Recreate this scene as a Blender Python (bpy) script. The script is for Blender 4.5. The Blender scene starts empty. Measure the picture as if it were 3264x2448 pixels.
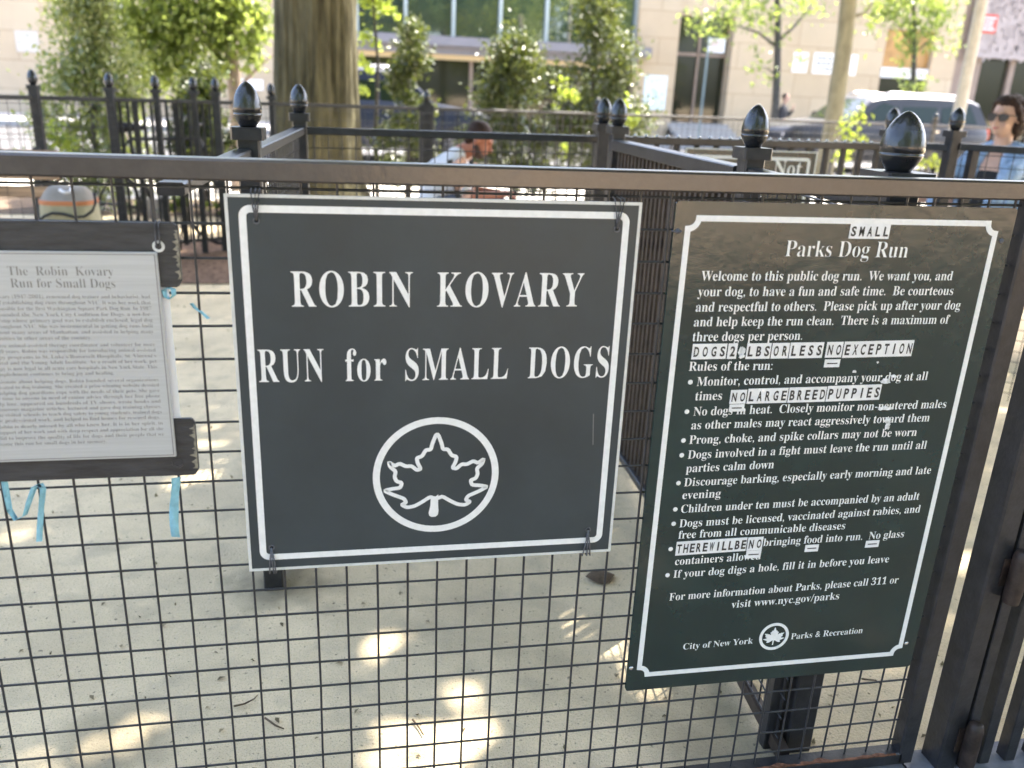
import bpy, bmesh, math, random
import numpy as np
from mathutils import Vector, Matrix, noise

scene = bpy.context.scene
col = scene.collection
H = 0.74                                   # ground lies this far below the mesh's reference row

# ---------------------------------------------------------------- camera
ROT = np.array([[0.98347, -0.042438, -0.17603], [-0.01808, 0.944275, -0.328662], [0.180168, 0.326412, 0.927898]])
F_PX = 2674.5
CAM = np.array([0.22764, -1.26054, 0.59913 + H])

def ray(u, v):
    d = ROT.T @ np.array([(u - 1632) / F_PX, (v - 1224) / F_PX, 1.0])
    return np.array([d[0], d[2], -d[1]])

def at(u, v, Y):
    """a point of the place seen at pixel u, v of the 3264 px photograph, at distance Y behind the near fence"""
    d = ray(u, v)
    p = CAM + d * (Y - CAM[1]) / d[1]
    return Vector(p)

cam = bpy.data.cameras.new("camera")
camo = bpy.data.objects.new("camera", cam)
col.objects.link(camo)
to_w = lambda g: Vector((g[0], g[2], -g[1]))
rx, ry, rz = to_w(ROT[0]), -to_w(ROT[1]), -to_w(ROT[2])
M = Matrix.Identity(4)
for i in range(3):
    M[i][0], M[i][1], M[i][2], M[i][3] = rx[i], ry[i], rz[i], CAM[i]
camo.matrix_world = M
cam.sensor_width = 36.0
cam.lens = 36.0 * F_PX / 3264
cam.clip_start = 0.02
cam.clip_end = 400
cam.dof.use_dof = True
cam.dof.focus_distance = 1.62
cam.dof.aperture_fstop = 3.3
scene.camera = camo

# ---------------------------------------------------------------- light
SUN = Vector((0.62, 0.42, 1.25)).normalized()          # towards the sun
EL = math.asin(SUN.z)
AZ = math.atan2(SUN.x, SUN.y)
world = bpy.data.worlds.new("World")
scene.world = world
world.use_nodes = True
wn = world.node_tree
bg = wn.nodes["Background"]
sky = wn.nodes.new("ShaderNodeTexSky")
sky.sky_type = 'NISHITA'
sky.sun_disc = False
sky.sun_elevation = EL
sky.sun_rotation = AZ
sky.dust_density = 4.0
sky.air_density = 0.8
sky.ozone_density = 0.6
wn.links.new(sky.outputs[0], bg.inputs[0])
bg.inputs[1].default_value = 0.15
sl = bpy.data.lights.new("sun", 'SUN')
sl.energy = 3.4
sl.angle = math.radians(0.53)
sl.color = (1.0, 0.93, 0.82)
so = bpy.data.objects.new("sun", sl)
so.rotation_euler = SUN.to_track_quat('Z', 'Y').to_euler()
col.objects.link(so)
scene.view_settings.view_transform = 'Standard'
scene.view_settings.look = 'None'
scene.view_settings.gamma = 1.0
scene.view_settings.exposure = 2.95
scene.cycles.use_denoising = True
scene.cycles.max_bounces = 8
scene.cycles.transparent_max_bounces = 8
scene.cycles.caustics_reflective = False
scene.cycles.caustics_refractive = False

# ---------------------------------------------------------------- materials
def nd(nt, t, **kw):
    n = nt.nodes.new(t)
    for k, v in kw.items():
        setattr(n, k, v)
    return n

def mat(name, base, rough=0.6, metal=0.0, spec=0.5, var=0.0, scale=20.0, tint=None, stretch=None,
        bump=0.0, bscale=60.0, coat=0.0, detail=6.0, lo=0.35, hi=0.65, rvar=0.0):
    m = bpy.data.materials.new(name)
    m.use_nodes = True
    nt = m.node_tree
    b = nt.nodes["Principled BSDF"]
    b.inputs["Roughness"].default_value = rough
    b.inputs["Metallic"].default_value = metal
    b.inputs["Specular IOR Level"].default_value = spec
    b.inputs["Coat Weight"].default_value = coat
    b.inputs["Base Color"].default_value = (*base, 1)
    tc = None
    if var or bump or rvar:
        tc = nd(nt, "ShaderNodeTexCoord")
        mp = nd(nt, "ShaderNodeMapping")
        nt.links.new(tc.outputs["Object"], mp.inputs[0])
        if stretch:
            mp.inputs["Scale"].default_value = stretch
    if var or rvar:
        nz = nd(nt, "ShaderNodeTexNoise")
        nz.inputs["Scale"].default_value = scale
        nz.inputs["Detail"].default_value = detail
        nz.inputs["Roughness"].default_value = 0.65
        nt.links.new(mp.outputs[0], nz.inputs["Vector"])
        if var:
            cr = nd(nt, "ShaderNodeValToRGB")
            cr.color_ramp.elements[0].position = lo
            cr.color_ramp.elements[1].position = hi
            t = tint or tuple(min(1, c * (1 + var)) for c in base)
            cr.color_ramp.elements[0].color = (*[c * (1 - var) for c in base], 1)
            cr.color_ramp.elements[1].color = (*t, 1)
            nt.links.new(nz.outputs[0], cr.inputs[0])
            nt.links.new(cr.outputs[0], b.inputs["Base Color"])
        if rvar:
            mr = nd(nt, "ShaderNodeMapRange")
            mr.inputs[1].default_value = 0.3
            mr.inputs[2].default_value = 0.7
            mr.inputs[3].default_value = max(0.02, rough - rvar)
            mr.inputs[4].default_value = min(1, rough + rvar)
            nt.links.new(nz.outputs[0], mr.inputs[0])
            nt.links.new(mr.outputs[0], b.inputs["Roughness"])
    if bump:
        n2 = nd(nt, "ShaderNodeTexNoise")
        n2.inputs["Scale"].default_value = bscale
        n2.inputs["Detail"].default_value = 5
        nt.links.new(mp.outputs[0], n2.inputs["Vector"])
        bp = nd(nt, "ShaderNodeBump")
        bp.inputs["Strength"].default_value = bump
        bp.inputs["Distance"].default_value = 0.01
        nt.links.new(n2.outputs[0], bp.inputs["Height"])
        nt.links.new(bp.outputs[0], b.inputs["Normal"])
    return m

def leaf_mat(name, dark, light, trans=0.45, rough=0.4, spec=0.5):
    m = bpy.data.materials.new(name)
    m.use_nodes = True
    nt = m.node_tree
    b = nt.nodes["Principled BSDF"]
    out = nt.nodes["Material Output"]
    geo = nd(nt, "ShaderNodeNewGeometry")
    cr = nd(nt, "ShaderNodeValToRGB")
    cr.color_ramp.elements[0].color = (*dark, 1)
    cr.color_ramp.elements[1].color = (*light, 1)
    nt.links.new(geo.outputs["Random Per Island"], cr.inputs[0])
    nt.links.new(cr.outputs[0], b.inputs["Base Color"])
    b.inputs["Roughness"].default_value = rough
    b.inputs["Specular IOR Level"].default_value = spec
    tr = nd(nt, "ShaderNodeBsdfTranslucent")
    mx = nd(nt, "ShaderNodeMix", data_type='RGBA')
    mx.inputs[0].default_value = 0.6
    nt.links.new(cr.outputs[0], mx.inputs[6])
    mx.inputs[7].default_value = (0.42, 0.50, 0.08, 1)
    nt.links.new(mx.outputs[2], tr.inputs["Color"])
    ms = nd(nt, "ShaderNodeMixShader")
    ms.inputs[0].default_value = trans
    nt.links.new(b.outputs[0], ms.inputs[1])
    nt.links.new(tr.outputs[0], ms.inputs[2])
    nt.links.new(ms.outputs[0], out.inputs["Surface"])
    return m

def glass_dark(name, base=(0.02, 0.03, 0.028), rough=0.03, spec=0.9):
    m = mat(name, base, rough, 0.0, spec)
    b = m.node_tree.nodes["Principled BSDF"]
    b.inputs["IOR"].default_value = 1.9
    return m

MT = {}
MT['rail'] = mat("brown_black_enamel_worn", (0.052, 0.045, 0.041), 0.22, 0, 0.75, var=0.25, scale=9, bump=0.05, bscale=90, rvar=0.05)
MT['wire'] = mat("black_coated_wire", (0.03, 0.031, 0.035), 0.42, 0, 0.5, var=0.3, scale=60)
MT['iron'] = mat("black_iron", (0.027, 0.027, 0.03), 0.32, 0, 0.5, var=0.3, scale=30, bump=0.08, bscale=120)
MT['finial'] = mat("black_gloss_finial", (0.018, 0.019, 0.022), 0.24, 0, 0.75, bump=0.12, bscale=70, rvar=0.06, scale=40)
MT['brown_iron'] = mat("brown_black_iron", (0.05, 0.036, 0.028), 0.5, 0, 0.4, var=0.4, scale=18)
MT['hinge_iron'] = mat("rust_stained_iron", (0.035, 0.024, 0.02), 0.5, 0, 0.4, var=0.5, scale=40)
MT['rail_top'] = mat("rail_highlight_pale", (0.26, 0.26, 0.25), 0.3, 0, 0.6, var=0.35, scale=12, stretch=(.4, 3, 1))  # reflected highlight put into a pale colour
MT['rust'] = mat("rusty_edge", (0.16, 0.07, 0.04), 0.8, 0, 0.3, var=0.6, scale=40, bump=0.3, bscale=120)
MT['board'] = mat("sign_black_face", (0.032, 0.044, 0.052), 0.42, 0, 0.5, var=0.16, scale=4, bump=0.02, bscale=200, rvar=0.05)
MT['board_edge'] = mat("sign_edge_white", (0.62, 0.63, 0.62), 0.5, var=0.1, scale=40)
MT['green_board'] = mat("sign_dark_green_face", (0.008, 0.027, 0.028), 0.17, 0, 0.68, var=0.2, scale=7, bump=0.08, bscale=34, rvar=0.05)
MT['white'] = mat("white_lettering", (0.80, 0.81, 0.82), 0.5, var=0.05, scale=90)
MT['sticker'] = mat("white_sticker", (0.78, 0.79, 0.82), 0.45, var=0.06, scale=60)
MT['ink'] = mat("black_ink", (0.02, 0.02, 0.022), 0.5)
MT['scuff'] = mat("pale_residue", (0.68, 0.70, 0.73), 0.7, var=0.3, scale=120)
MT['plate'] = mat("brushed_metal_plate", (0.48, 0.50, 0.515), 0.45, 0.2, 0.5, var=0.06, scale=4, stretch=(1, 1, 60), rvar=0.06)
MT['plate_edge'] = mat("plate_groove", (0.24, 0.24, 0.25), 0.5, 0.5)
MT['engraving'] = mat("grey_engraving", (0.23, 0.225, 0.22), 0.7)
MT['steel'] = mat("steel_screw", (0.6, 0.6, 0.6), 0.25, 1.0)
MT['plank'] = mat("black_painted_plank", (0.035, 0.036, 0.04), 0.4, 0, 0.5, var=0.35, scale=14, stretch=(1, 6, 6), bump=0.15, bscale=70, rvar=0.1)
MT['paper'] = mat("white_paper", (0.78, 0.79, 0.84), 0.7)
MT['ribbon'] = mat("blue_ribbon", (0.24, 0.50, 0.61), 0.5, var=0.15, scale=50)
MT['rope'] = mat("grey_cord", (0.10, 0.105, 0.12), 0.7, var=0.3, scale=200)

# ---------------------------------------------------------------- mesh helpers
class MB:
    def __init__(self):
        self.v, self.f, self.m = [], [], []

    def add(self, vs, fs, mi=0):
        o = len(self.v)
        self.v.extend([tuple(p) for p in vs])
        for q in fs:
            self.f.append(tuple(i + o for i in q))
            self.m.append(mi)
        return self

    def box(self, lo, hi, mi=0):
        x0, y0, z0 = lo
        x1, y1, z1 = hi
        vs = [(x0, y0, z0), (x1, y0, z0), (x1, y1, z0), (x0, y1, z0), (x0, y0, z1), (x1, y0, z1), (x1, y1, z1), (x0, y1, z1)]
        return self.add(vs, [(0, 3, 2, 1), (4, 5, 6, 7), (0, 1, 5, 4), (1, 2, 6, 5), (2, 3, 7, 6), (3, 0, 4, 7)], mi)

    def bar(self, a, b, w, h, up=(0, 0, 1), mi=0, ch=0.0):
        """a straight bar of width w, height h from a to b, edges chamfered by ch"""
        a, b = Vector(a), Vector(b)
        d = (b - a).normalized()
        up = Vector(up)
        s = d.cross(up)
        if s.length < 1e-5:
            s = d.cross(Vector((0, 1, 0)))
        s.normalize()
        u = s.cross(d).normalized()
        w, h = w / 2, h / 2
        if ch:
            pr = [(-w, -h + ch), (-w + ch, -h), (w - ch, -h), (w, -h + ch), (w, h - ch), (w - ch, h), (-w + ch, h), (-w, h - ch)]
        else:
            pr = [(-w, -h), (w, -h), (w, h), (-w, h)]
        n = len(pr)
        vs = [a + s * x + u * y for x, y in pr] + [b + s * x + u * y for x, y in pr]
        fs = [(i, (i + 1) % n, n + (i + 1) % n, n + i) for i in range(n)] + [tuple(range(n))[::-1], tuple(range(n, 2 * n))]
        return self.add(vs, fs, mi)

    def tube(self, pts, r, n=8, mi=0, cap=True):
        pts = [Vector(p) for p in pts]
        rs = r if isinstance(r, (list, tuple)) else [r] * len(pts)
        vs, fs = [], []
        ref = Vector((0.123, 0.41, 0.9))
        for i, p in enumerate(pts):
            d = (pts[min(i + 1, len(pts) - 1)] - pts[max(i - 1, 0)]).normalized()
            s = d.cross(ref)
            if s.length < 1e-4:
                s = d.cross(Vector((1, 0, 0)))
            s.normalize()
            t = d.cross(s)
            for k in range(n):
                a = 2 * math.pi * k / n
                vs.append(p + (s * math.cos(a) + t * math.sin(a)) * rs[i])
        for i in range(len(pts) - 1):
            for k in range(n):
                k2 = (k + 1) % n
                fs.append((i * n + k, i * n + k2, (i + 1) * n + k2, (i + 1) * n + k))
        if cap:
            fs.append(tuple(range(n))[::-1])
            fs.append(tuple(range((len(pts) - 1) * n, len(pts) * n)))
        return self.add(vs, fs, mi)

    def lathe(self, prof, c=(0, 0, 0), n=24, mi=0):
        vs, fs = [], []
        for r, z in prof:
            for k in range(n):
                a = 2 * math.pi * k / n
                vs.append((c[0] + r * math.cos(a), c[1] + r * math.sin(a), c[2] + z))
        for i in range(len(prof) - 1):
            for k in range(n):
                k2 = (k + 1) % n
                fs.append((i * n + k, i * n + k2, (i + 1) * n + k2, (i + 1) * n + k))
        fs.append(tuple(range(n))[::-1])
        fs.append(tuple(range((len(prof) - 1) * n, len(prof) * n)))
        return self.add(vs, fs, mi)

    def prism(self, poly, y0, y1, mi=0):
        """polygon in x, z (counter-clockwise seen from -y) between the depths y0 < y1"""
        n = len(poly)
        vs = [(x, y0, z) for x, z in poly] + [(x, y1, z) for x, z in poly]
        fs = [tuple(range(n)), tuple(range(n, 2 * n))[::-1]]
        fs += [(i, n + i, n + (i + 1) % n, (i + 1) % n) for i in range(n)]
        return self.add(vs, fs, mi)

    def stroke(self, pts, w, y, th=0.0006, closed=True, mi=0):
        """a flat band of width w along a line in x, z, with its front face at depth y"""
        P = [Vector((p[0], p[1])) for p in pts]
        n = len(P)
        vs = []
        for i in range(n):
            if closed:
                a, b = P[i - 1], P[(i + 1) % n]
            else:
                a, b = P[max(i - 1, 0)], P[min(i + 1, n - 1)]
            d1 = (P[i] - a) if (P[i] - a).length > 1e-9 else (b - P[i])
            d2 = (b - P[i]) if (b - P[i]).length > 1e-9 else d1
            d1 = d1.normalized()
            d2 = d2.normalized()
            n1 = Vector((-d1.y, d1.x))
            n2 = Vector((-d2.y, d2.x))
            nn = (n1 + n2)
            nn = nn.normalized() if nn.length > 1e-6 else n1
            k = min(1.6, 1 / max(0.4, nn.dot(n1)))
            for sgn, yy in ((1, y), (-1, y), (1, y + th), (-1, y + th)):
                q = P[i] + nn * (sgn * w / 2 * k)
                vs.append((q.x, yy, q.y))
        fs = []
        for i in range(n if closed else n - 1):
            j = (i + 1) % n
            a, b = 4 * i, 4 * j
            fs += [(a, b, b + 1, a + 1), (a, a + 2, b + 2, b), (a + 1, b + 1, b + 3, a + 3)]
        return self.add(vs, fs, mi)

    def build(self, name, mats, parent=None, smooth=False, bevel=0.0, loc=None):
        me = bpy.data.meshes.new(name)
        if loc is not None:
            L = Vector(loc)
            self.v = [tuple(Vector(p) - L) for p in self.v]
        me.from_pydata(self.v, [], self.f)
        ms = mats if isinstance(mats, (list, tuple)) else [mats]
        for m in ms:
            me.materials.append(MT[m] if isinstance(m, str) else m)
        me.polygons.foreach_set("material_index", self.m)
        bm = bmesh.new()
        bm.from_mesh(me)
        bmesh.ops.recalc_face_normals(bm, faces=bm.faces)
        if bevel:
            bmesh.ops.bevel(bm, geom=[e for e in bm.edges if len(e.link_faces) == 2 and e.calc_face_angle() > 0.6], offset=bevel, segments=2, affect='EDGES', clamp_overlap=True)
        bm.to_mesh(me)
        bm.free()
        o = bpy.data.objects.new(name, me)
        col.objects.link(o)
        if loc is not None:
            o.location = loc
        if parent is not None:
            o.parent = parent
            if loc is None:
                o.matrix_parent_inverse = parent.matrix_basis.inverted() if parent.matrix_basis != Matrix.Identity(4) else Matrix.Identity(4)
        if smooth:
            me.polygons.foreach_set("use_smooth", [True] * len(me.polygons))
            if smooth != 'all':
                try:
                    me.set_sharp_from_angle(angle=math.radians(40))
                except Exception:
                    pass
        return o

def tag(o, label=None, cat=None, group=None, kind=None):
    if label: o["label"] = label
    if cat: o["category"] = cat
    if group: o["group"] = group
    if kind: o["kind"] = kind
    return o

def thing(name, label, cat, loc=(0, 0, 0), group=None):
    """an Empty at the thing's base; its parts are built in world coordinates and parented to it"""
    o = bpy.data.objects.new(name, None)
    o.empty_display_size = 0.1
    o.location = loc
    o.matrix_basis = Matrix.Translation(Vector(loc))
    col.objects.link(o)
    return tag(o, label, cat, group)

def struct(name, mb, m, **kw):
    return tag(mb.build(name, m, **kw), kind="structure")

def copy_tree(o, parent=None):
    c = o.copy()
    col.objects.link(c)
    if parent is not None:
        c.parent = parent
        c.matrix_parent_inverse = o.matrix_parent_inverse.copy()
    for ch in list(o.children):
        copy_tree(ch, c)
    return c

# ---------------------------------------------------------------- lettering
def serif(s):
    out = []
    for ch in s:
        if 'A' <= ch <= 'Z': out.append(chr(0x1D400 + ord(ch) - 65))
        elif 'a' <= ch <= 'z': out.append(chr(0x1D41A + ord(ch) - 97))
        elif '0' <= ch <= '9': out.append(chr(0x1D7CE + ord(ch) - 48))
        else: out.append(ch)
    return ''.join(out)

_glyph = {}
def glyphs(s, offset=0.0, spacing=1.0):
    k = (s, offset, spacing)
    if k not in _glyph:
        cu = bpy.data.curves.new("t", 'FONT')
        cu.body = s
        cu.size = 1.0
        cu.offset = offset
        cu.space_character = spacing
        cu.resolution_u = 3
        cu.fill_mode = 'FRONT'
        ob = bpy.data.objects.new("t", cu)
        col.objects.link(ob)
        dg = bpy.context.evaluated_depsgraph_get()
        me = bpy.data.meshes.new_from_object(ob.evaluated_get(dg))
        vs = [tuple(v.co) for v in me.vertices]
        fs = [tuple(p.vertices) for p in me.polygons]
        bpy.data.objects.remove(ob)
        bpy.data.curves.remove(cu)
        bpy.data.meshes.remove(me)
        _glyph[k] = (vs, fs)
    return _glyph[k]

def cap_h(bold=True):
    vs, fs = glyphs(serif('H') if bold else 'H')
    return max(v[1] for v in vs) - min(v[1] for v in vs)

def write(mb, s, x0, x1, z, cap, y, bold=True, offset=0.0, spacing=1.0, mi=0, slope=0.0, shear=0.0, onx=None):
    """letters of cap height cap, fitted between x0 and x1 on the baseline z, their faces at depth y"""
    vs, fs = glyphs(serif(s) if bold else s, offset, spacing)
    if not vs:
        return
    a = min(v[0] for v in vs)
    b = max(v[0] for v in vs)
    sx = (x1 - x0) / (b - a)
    sz = cap / cap_h(bold)
    pts = []
    for v in vs:
        X = x0 + (v[0] - a) * sx
        Z = z + v[1] * sz + (X - x0) * slope
        pts.append((X + shear * v[1] * sz, y, Z))
    mb.add(pts, fs, mi)

# ---------------------------------------------------------------- foliage
def leaf_mesh(name, C, size, m, parent=None, seed=1, aspect=0.55, up=0.0, jitter=0.35):
    """many small folded leaves, one at each point of C"""
    rng = np.random.default_rng(seed)
    C = np.asarray(C, float)
    n = len(C)
    d = rng.normal(size=(n, 3)); d /= np.linalg.norm(d, axis=1)[:, None]
    nrm = rng.normal(size=(n, 3)); nrm[:, 2] += up
    s = np.cross(d, nrm); s /= np.linalg.norm(s, axis=1)[:, None] + 1e-9
    nn = np.cross(s, d)
    L = (size * (1 + jitter * rng.normal(size=n)).clip(0.4, 1.9))[:, None]
    Wd = L * aspect / 2
    p0 = C - d * L / 2
    p2 = C + d * L / 2 - nn * L * 0.12
    p1 = C + s * Wd + nn * L * 0.12
    p3 = C - s * Wd + nn * L * 0.12
    V = np.stack([p0, p1, p2, p3], 1).reshape(-1, 3)
    idx = np.arange(n)[:, None] * 4
    tri = np.concatenate([idx + [[0, 1, 2]], idx + [[0, 2, 3]]], 1).reshape(-1)
    me = bpy.data.meshes.new(name)
    me.vertices.add(len(V))
    me.vertices.foreach_set("co", V.ravel())
    me.loops.add(len(tri))
    me.loops.foreach_set("vertex_index", tri.astype(np.int32))
    me.polygons.add(len(tri) // 3)
    me.polygons.foreach_set("loop_start", np.arange(0, len(tri), 3, dtype=np.int32))
    me.polygons.foreach_set("loop_total", np.full(len(tri) // 3, 3, dtype=np.int32))
    me.materials.append(MT[m])
    me.update(calc_edges=True)
    o = bpy.data.objects.new(name, me)
    col.objects.link(o)
    if parent is not None:
        o.parent = parent
        o.matrix_parent_inverse = parent.matrix_basis.inverted()
    return o

def clumps(rng, n, centres, radii, weights=None):
    k = rng.choice(len(centres), n, p=weights)
    g = rng.normal(size=(n, 3)) * 0.5
    return np.asarray(centres)[k] + g * np.asarray(radii)[k][:, None]

# ================================================================ the setting: ground, paths, road
def ground_mat():
    m = mat("stone_dust", (0.68, 0.555, 0.36), 0.95, 0, 0.2, var=0.16, scale=2.2, bump=0.5, bscale=130, detail=12)
    nt = m.node_tree
    b = nt.nodes["Principled BSDF"]
    src = b.inputs["Base Color"].links[0].from_socket
    tc = [n for n in nt.nodes if n.type == 'TEX_COORD'][0]
    # darker damp stains with a shape of their own and fine dark specks
    def blend(prev, noise_scale, lo, hi, colr, fac, detail=4):
        nz = nd(nt, "ShaderNodeTexNoise")
        nz.inputs["Scale"].default_value = noise_scale
        nz.inputs["Detail"].default_value = detail
        nt.links.new(tc.outputs["Object"], nz.inputs["Vector"])
        mr = nd(nt, "ShaderNodeMapRange")
        mr.inputs[1].default_value = lo
        mr.inputs[2].default_value = hi
        mr.inputs[4].default_value = fac
        nt.links.new(nz.outputs[0], mr.inputs[0])
        mx = nd(nt, "ShaderNodeMix", data_type='RGBA')
        nt.links.new(mr.outputs[0], mx.inputs[0])
        nt.links.new(prev, mx.inputs[6])
        mx.inputs[7].default_value = (*colr, 1)
        return mx.outputs[2]
    c = blend(src, 3.2, 0.60, 0.74, (0.20, 0.18, 0.13), 0.5)
    c = blend(c, 7.5, 0.52, 0.66, (0.42, 0.36, 0.25), 0.45, 8)
    c = blend(c, 70, 0.64, 0.72, (0.12, 0.10, 0.075), 0.8)
    c = blend(c, 420, 0.58, 0.66, (0.72, 0.63, 0.47), 0.5, 2)
    c = blend(c, 300, 0.56, 0.72, (0.18, 0.15, 0.11), 0.75, 3)
    # three damp patches where dogs dig: by the post base, near the open corner and at the front
    for (px_, py_, r_, f_) in ((0.0, 0.88, 0.17, 0.75), (-0.30, 0.30, 0.16, 0.45), (0.95, 0.22, 0.20, 0.35), (1.02, 0.10, 0.16, 0.4)):
        vm = nd(nt, "ShaderNodeVectorMath", operation='DISTANCE')
        nz = nd(nt, "ShaderNodeTexNoise")
        nz.inputs["Scale"].default_value = 9
        nt.links.new(tc.outputs["Object"], nz.inputs["Vector"])
        ad = nd(nt, "ShaderNodeVectorMath", operation='MULTIPLY_ADD')
        nt.links.new(nz.outputs["Color"], ad.inputs[0])
        ad.inputs[1].default_value = (0.2, 0.2, 0)
        ad.inputs[2].default_value = (-0.1, -0.1, 0)
        a2 = nd(nt, "ShaderNodeVectorMath", operation='ADD')
        nt.links.new(tc.outputs["Object"], a2.inputs[0])
        nt.links.new(ad.outputs[0], a2.inputs[1])
        nt.links.new(a2.outputs[0], vm.inputs[0])
        vm.inputs[1].default_value = (px_, py_, 0)
        mr = nd(nt, "ShaderNodeMapRange")
        mr.inputs[1].default_value = r_
        mr.inputs[2].default_value = r_ * 0.45
        mr.inputs[4].default_value = f_
        nt.links.new(vm.outputs["Value"], mr.inputs[0])
        mx = nd(nt, "ShaderNodeMix", data_type='RGBA')
        nt.links.new(mr.outputs[0], mx.inputs[0])
        nt.links.new(c, mx.inputs[6])
        mx.inputs[7].default_value = (0.17, 0.15, 0.10, 1)
        c = mx.outputs[2]
    nt.links.new(c, b.inputs["Base Color"])
    return m
MT['dust'] = ground_mat()
MT['mulch'] = mat("brown_mulch", (0.17, 0.11, 0.075), 0.95, 0, 0.2, var=0.6, scale=26, bump=0.8, bscale=70)
MT['path'] = mat("pale_path", (0.55, 0.52, 0.46), 0.9, 0, 0.3, var=0.12, scale=5, bump=0.1, bscale=80)
MT['pavers'] = mat("tan_pavers", (0.52, 0.38, 0.26), 0.85, 0, 0.3, var=0.25, scale=6, bump=0.15, bscale=60)
MT['asphalt'] = mat("asphalt", (0.075, 0.075, 0.078), 0.85, 0, 0.35, var=0.2, scale=30, bump=0.2, bscale=200)
MT['concrete'] = mat("concrete_walk", (0.38, 0.37, 0.36), 0.9, 0, 0.3, var=0.12, scale=6, bump=0.12, bscale=90)
MT['kerb'] = mat("granite_kerb", (0.34, 0.335, 0.33), 0.85, 0, 0.3, var=0.15, scale=30)
MT['sill'] = mat("bluestone_sill", (0.16, 0.165, 0.19), 0.75, 0, 0.4, var=0.2, scale=14, bump=0.15, bscale=80)

struct("ground", MB().add([(-150, -150, 0), (150, -150, 0), (150, 200, 0), (-150, 200, 0)], [(0, 1, 2, 3)]), 'dust')
struct("paving", MB().add([(-40, -60, 0.004), (40, -60, 0.004), (40, -0.06, 0.004), (-40, -0.06, 0.004)], [(0, 1, 2, 3)]), 'pavers')
MT['unseen_dark_path'] = mat("added_dark_path", (0.10, 0.10, 0.105), 0.85, 0, 0.3, var=0.2, scale=12, bump=0.1, bscale=80)
struct("unseen_dark_path", MB().add([(-40, -60, 0.008), (-4, -60, 0.008), (1.2, -5.2, 0.008), (-40, -5.2, 0.008)], [(0, 1, 2, 3)]), 'unseen_dark_path')  # unseen dark ground added to darken reflections in the rail and signs
struct("fence_sill", MB().box((-1.6, -0.11, -0.05), (1.36, 0.03, 0.022)), 'sill', bevel=0.006)
struct("gate_sill", MB().box((1.36, -0.20, -0.05), (3.6, 0.035, 0.016)), 'sill', bevel=0.006)
# planting beds in front of the far fence, one either side of the run
def sheet(name, pts, z, m, n=1):
    return struct(name, MB().add([(x, y, z) for x, y in pts], [tuple(range(len(pts)))]), m)
sheet("planting_bed", [(-6.0, 4.75), (-0.6, 4.75), (0.2, 5.3), (0.2, 6.6), (-6.0, 6.2)], 0.006, 'mulch')
MT['soil'] = mat("planting_soil", (0.13, 0.095, 0.065), 0.95, 0, 0.2, var=0.5, scale=14, bump=0.7, bscale=50)
sheet("shrub_bed", [(-16, 7.5), (16, 8.4), (16, 9.6), (-16, 9.0)], 0.006, 'soil')
sheet("path", [(-60, 9.0), (60, 9.6), (60, 12.0), (-60, 12.0)], 0.004, 'path')
struct("near_sidewalk", MB().box((-70, 12.0, -0.1), (70, 14.2, 0.05)), 'concrete')
struct("near_kerb", MB().box((-70, 14.2, -0.2), (70, 14.4, 0.053)), 'kerb', bevel=0.02)
sheet("road", [(-90, 14.35), (90, 14.35), (90, 23.25), (-90, 23.25)], 0.008, 'asphalt')
struct("far_kerb", MB().box((-70, 23.2, -0.2), (70, 23.4, 0.153)), 'kerb', bevel=0.02)
struct("far_sidewalk", MB().box((-70, 23.4, -0.1), (70, 28.2, 0.15)), 'concrete')
# faint lane line
MT['line'] = mat("road_paint", (0.7, 0.7, 0.68), 0.7, var=0.2, scale=20)
mb = MB()
for k in range(-8, 9):
    mb.add([(k * 6, 18.6, 0.012), (k * 6 + 3, 18.6, 0.012), (k * 6 + 3, 18.72, 0.012), (k * 6, 18.72, 0.012)], [(0, 1, 2, 3)])
struct("lane_line", mb, 'line')

# ================================================================ the near fence
G = 0.0508
def mesh_panel(name, x0, x1, z0, z1, r, parent, origin=(0, 0), ax=None, m='wire', sides=6, gx=G, gz=G, y=0.0, skip=None):
    """welded wire grid; ax maps (s along the run, offset across it, z) to the world"""
    ax = ax or (lambda s, t, z: (s, y + t, z))
    mb = MB()
    rj = random.Random(len(name) + int(abs(x1 * 1000)))
    jit = r * 0.35
    k = math.ceil((x0 - origin[0]) / gx)
    while origin[0] + k * gx <= x1 + 1e-6:
        s = origin[0] + k * gx
        nseg = 8
        mb.tube([ax(s + rj.uniform(-jit, jit), rj.uniform(-jit, jit) * .6, z0 + (z1 - z0) * i / nseg) for i in range(nseg + 1)], r, sides, cap=False)
        k += 1
    k = math.ceil((z0 - origin[1]) / gz)
    while origin[1] + k * gz <= z1 + 1e-6:
        z = origin[1] + k * gz
        nseg = 14
        mb.tube([ax(x0 + (x1 - x0) * i / nseg, r * 1.7, z + rj.uniform(-jit, jit)) for i in range(nseg + 1)], r, sides, cap=False)
        k += 1
    return mb.build(name, m, parent, smooth='all')

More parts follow.
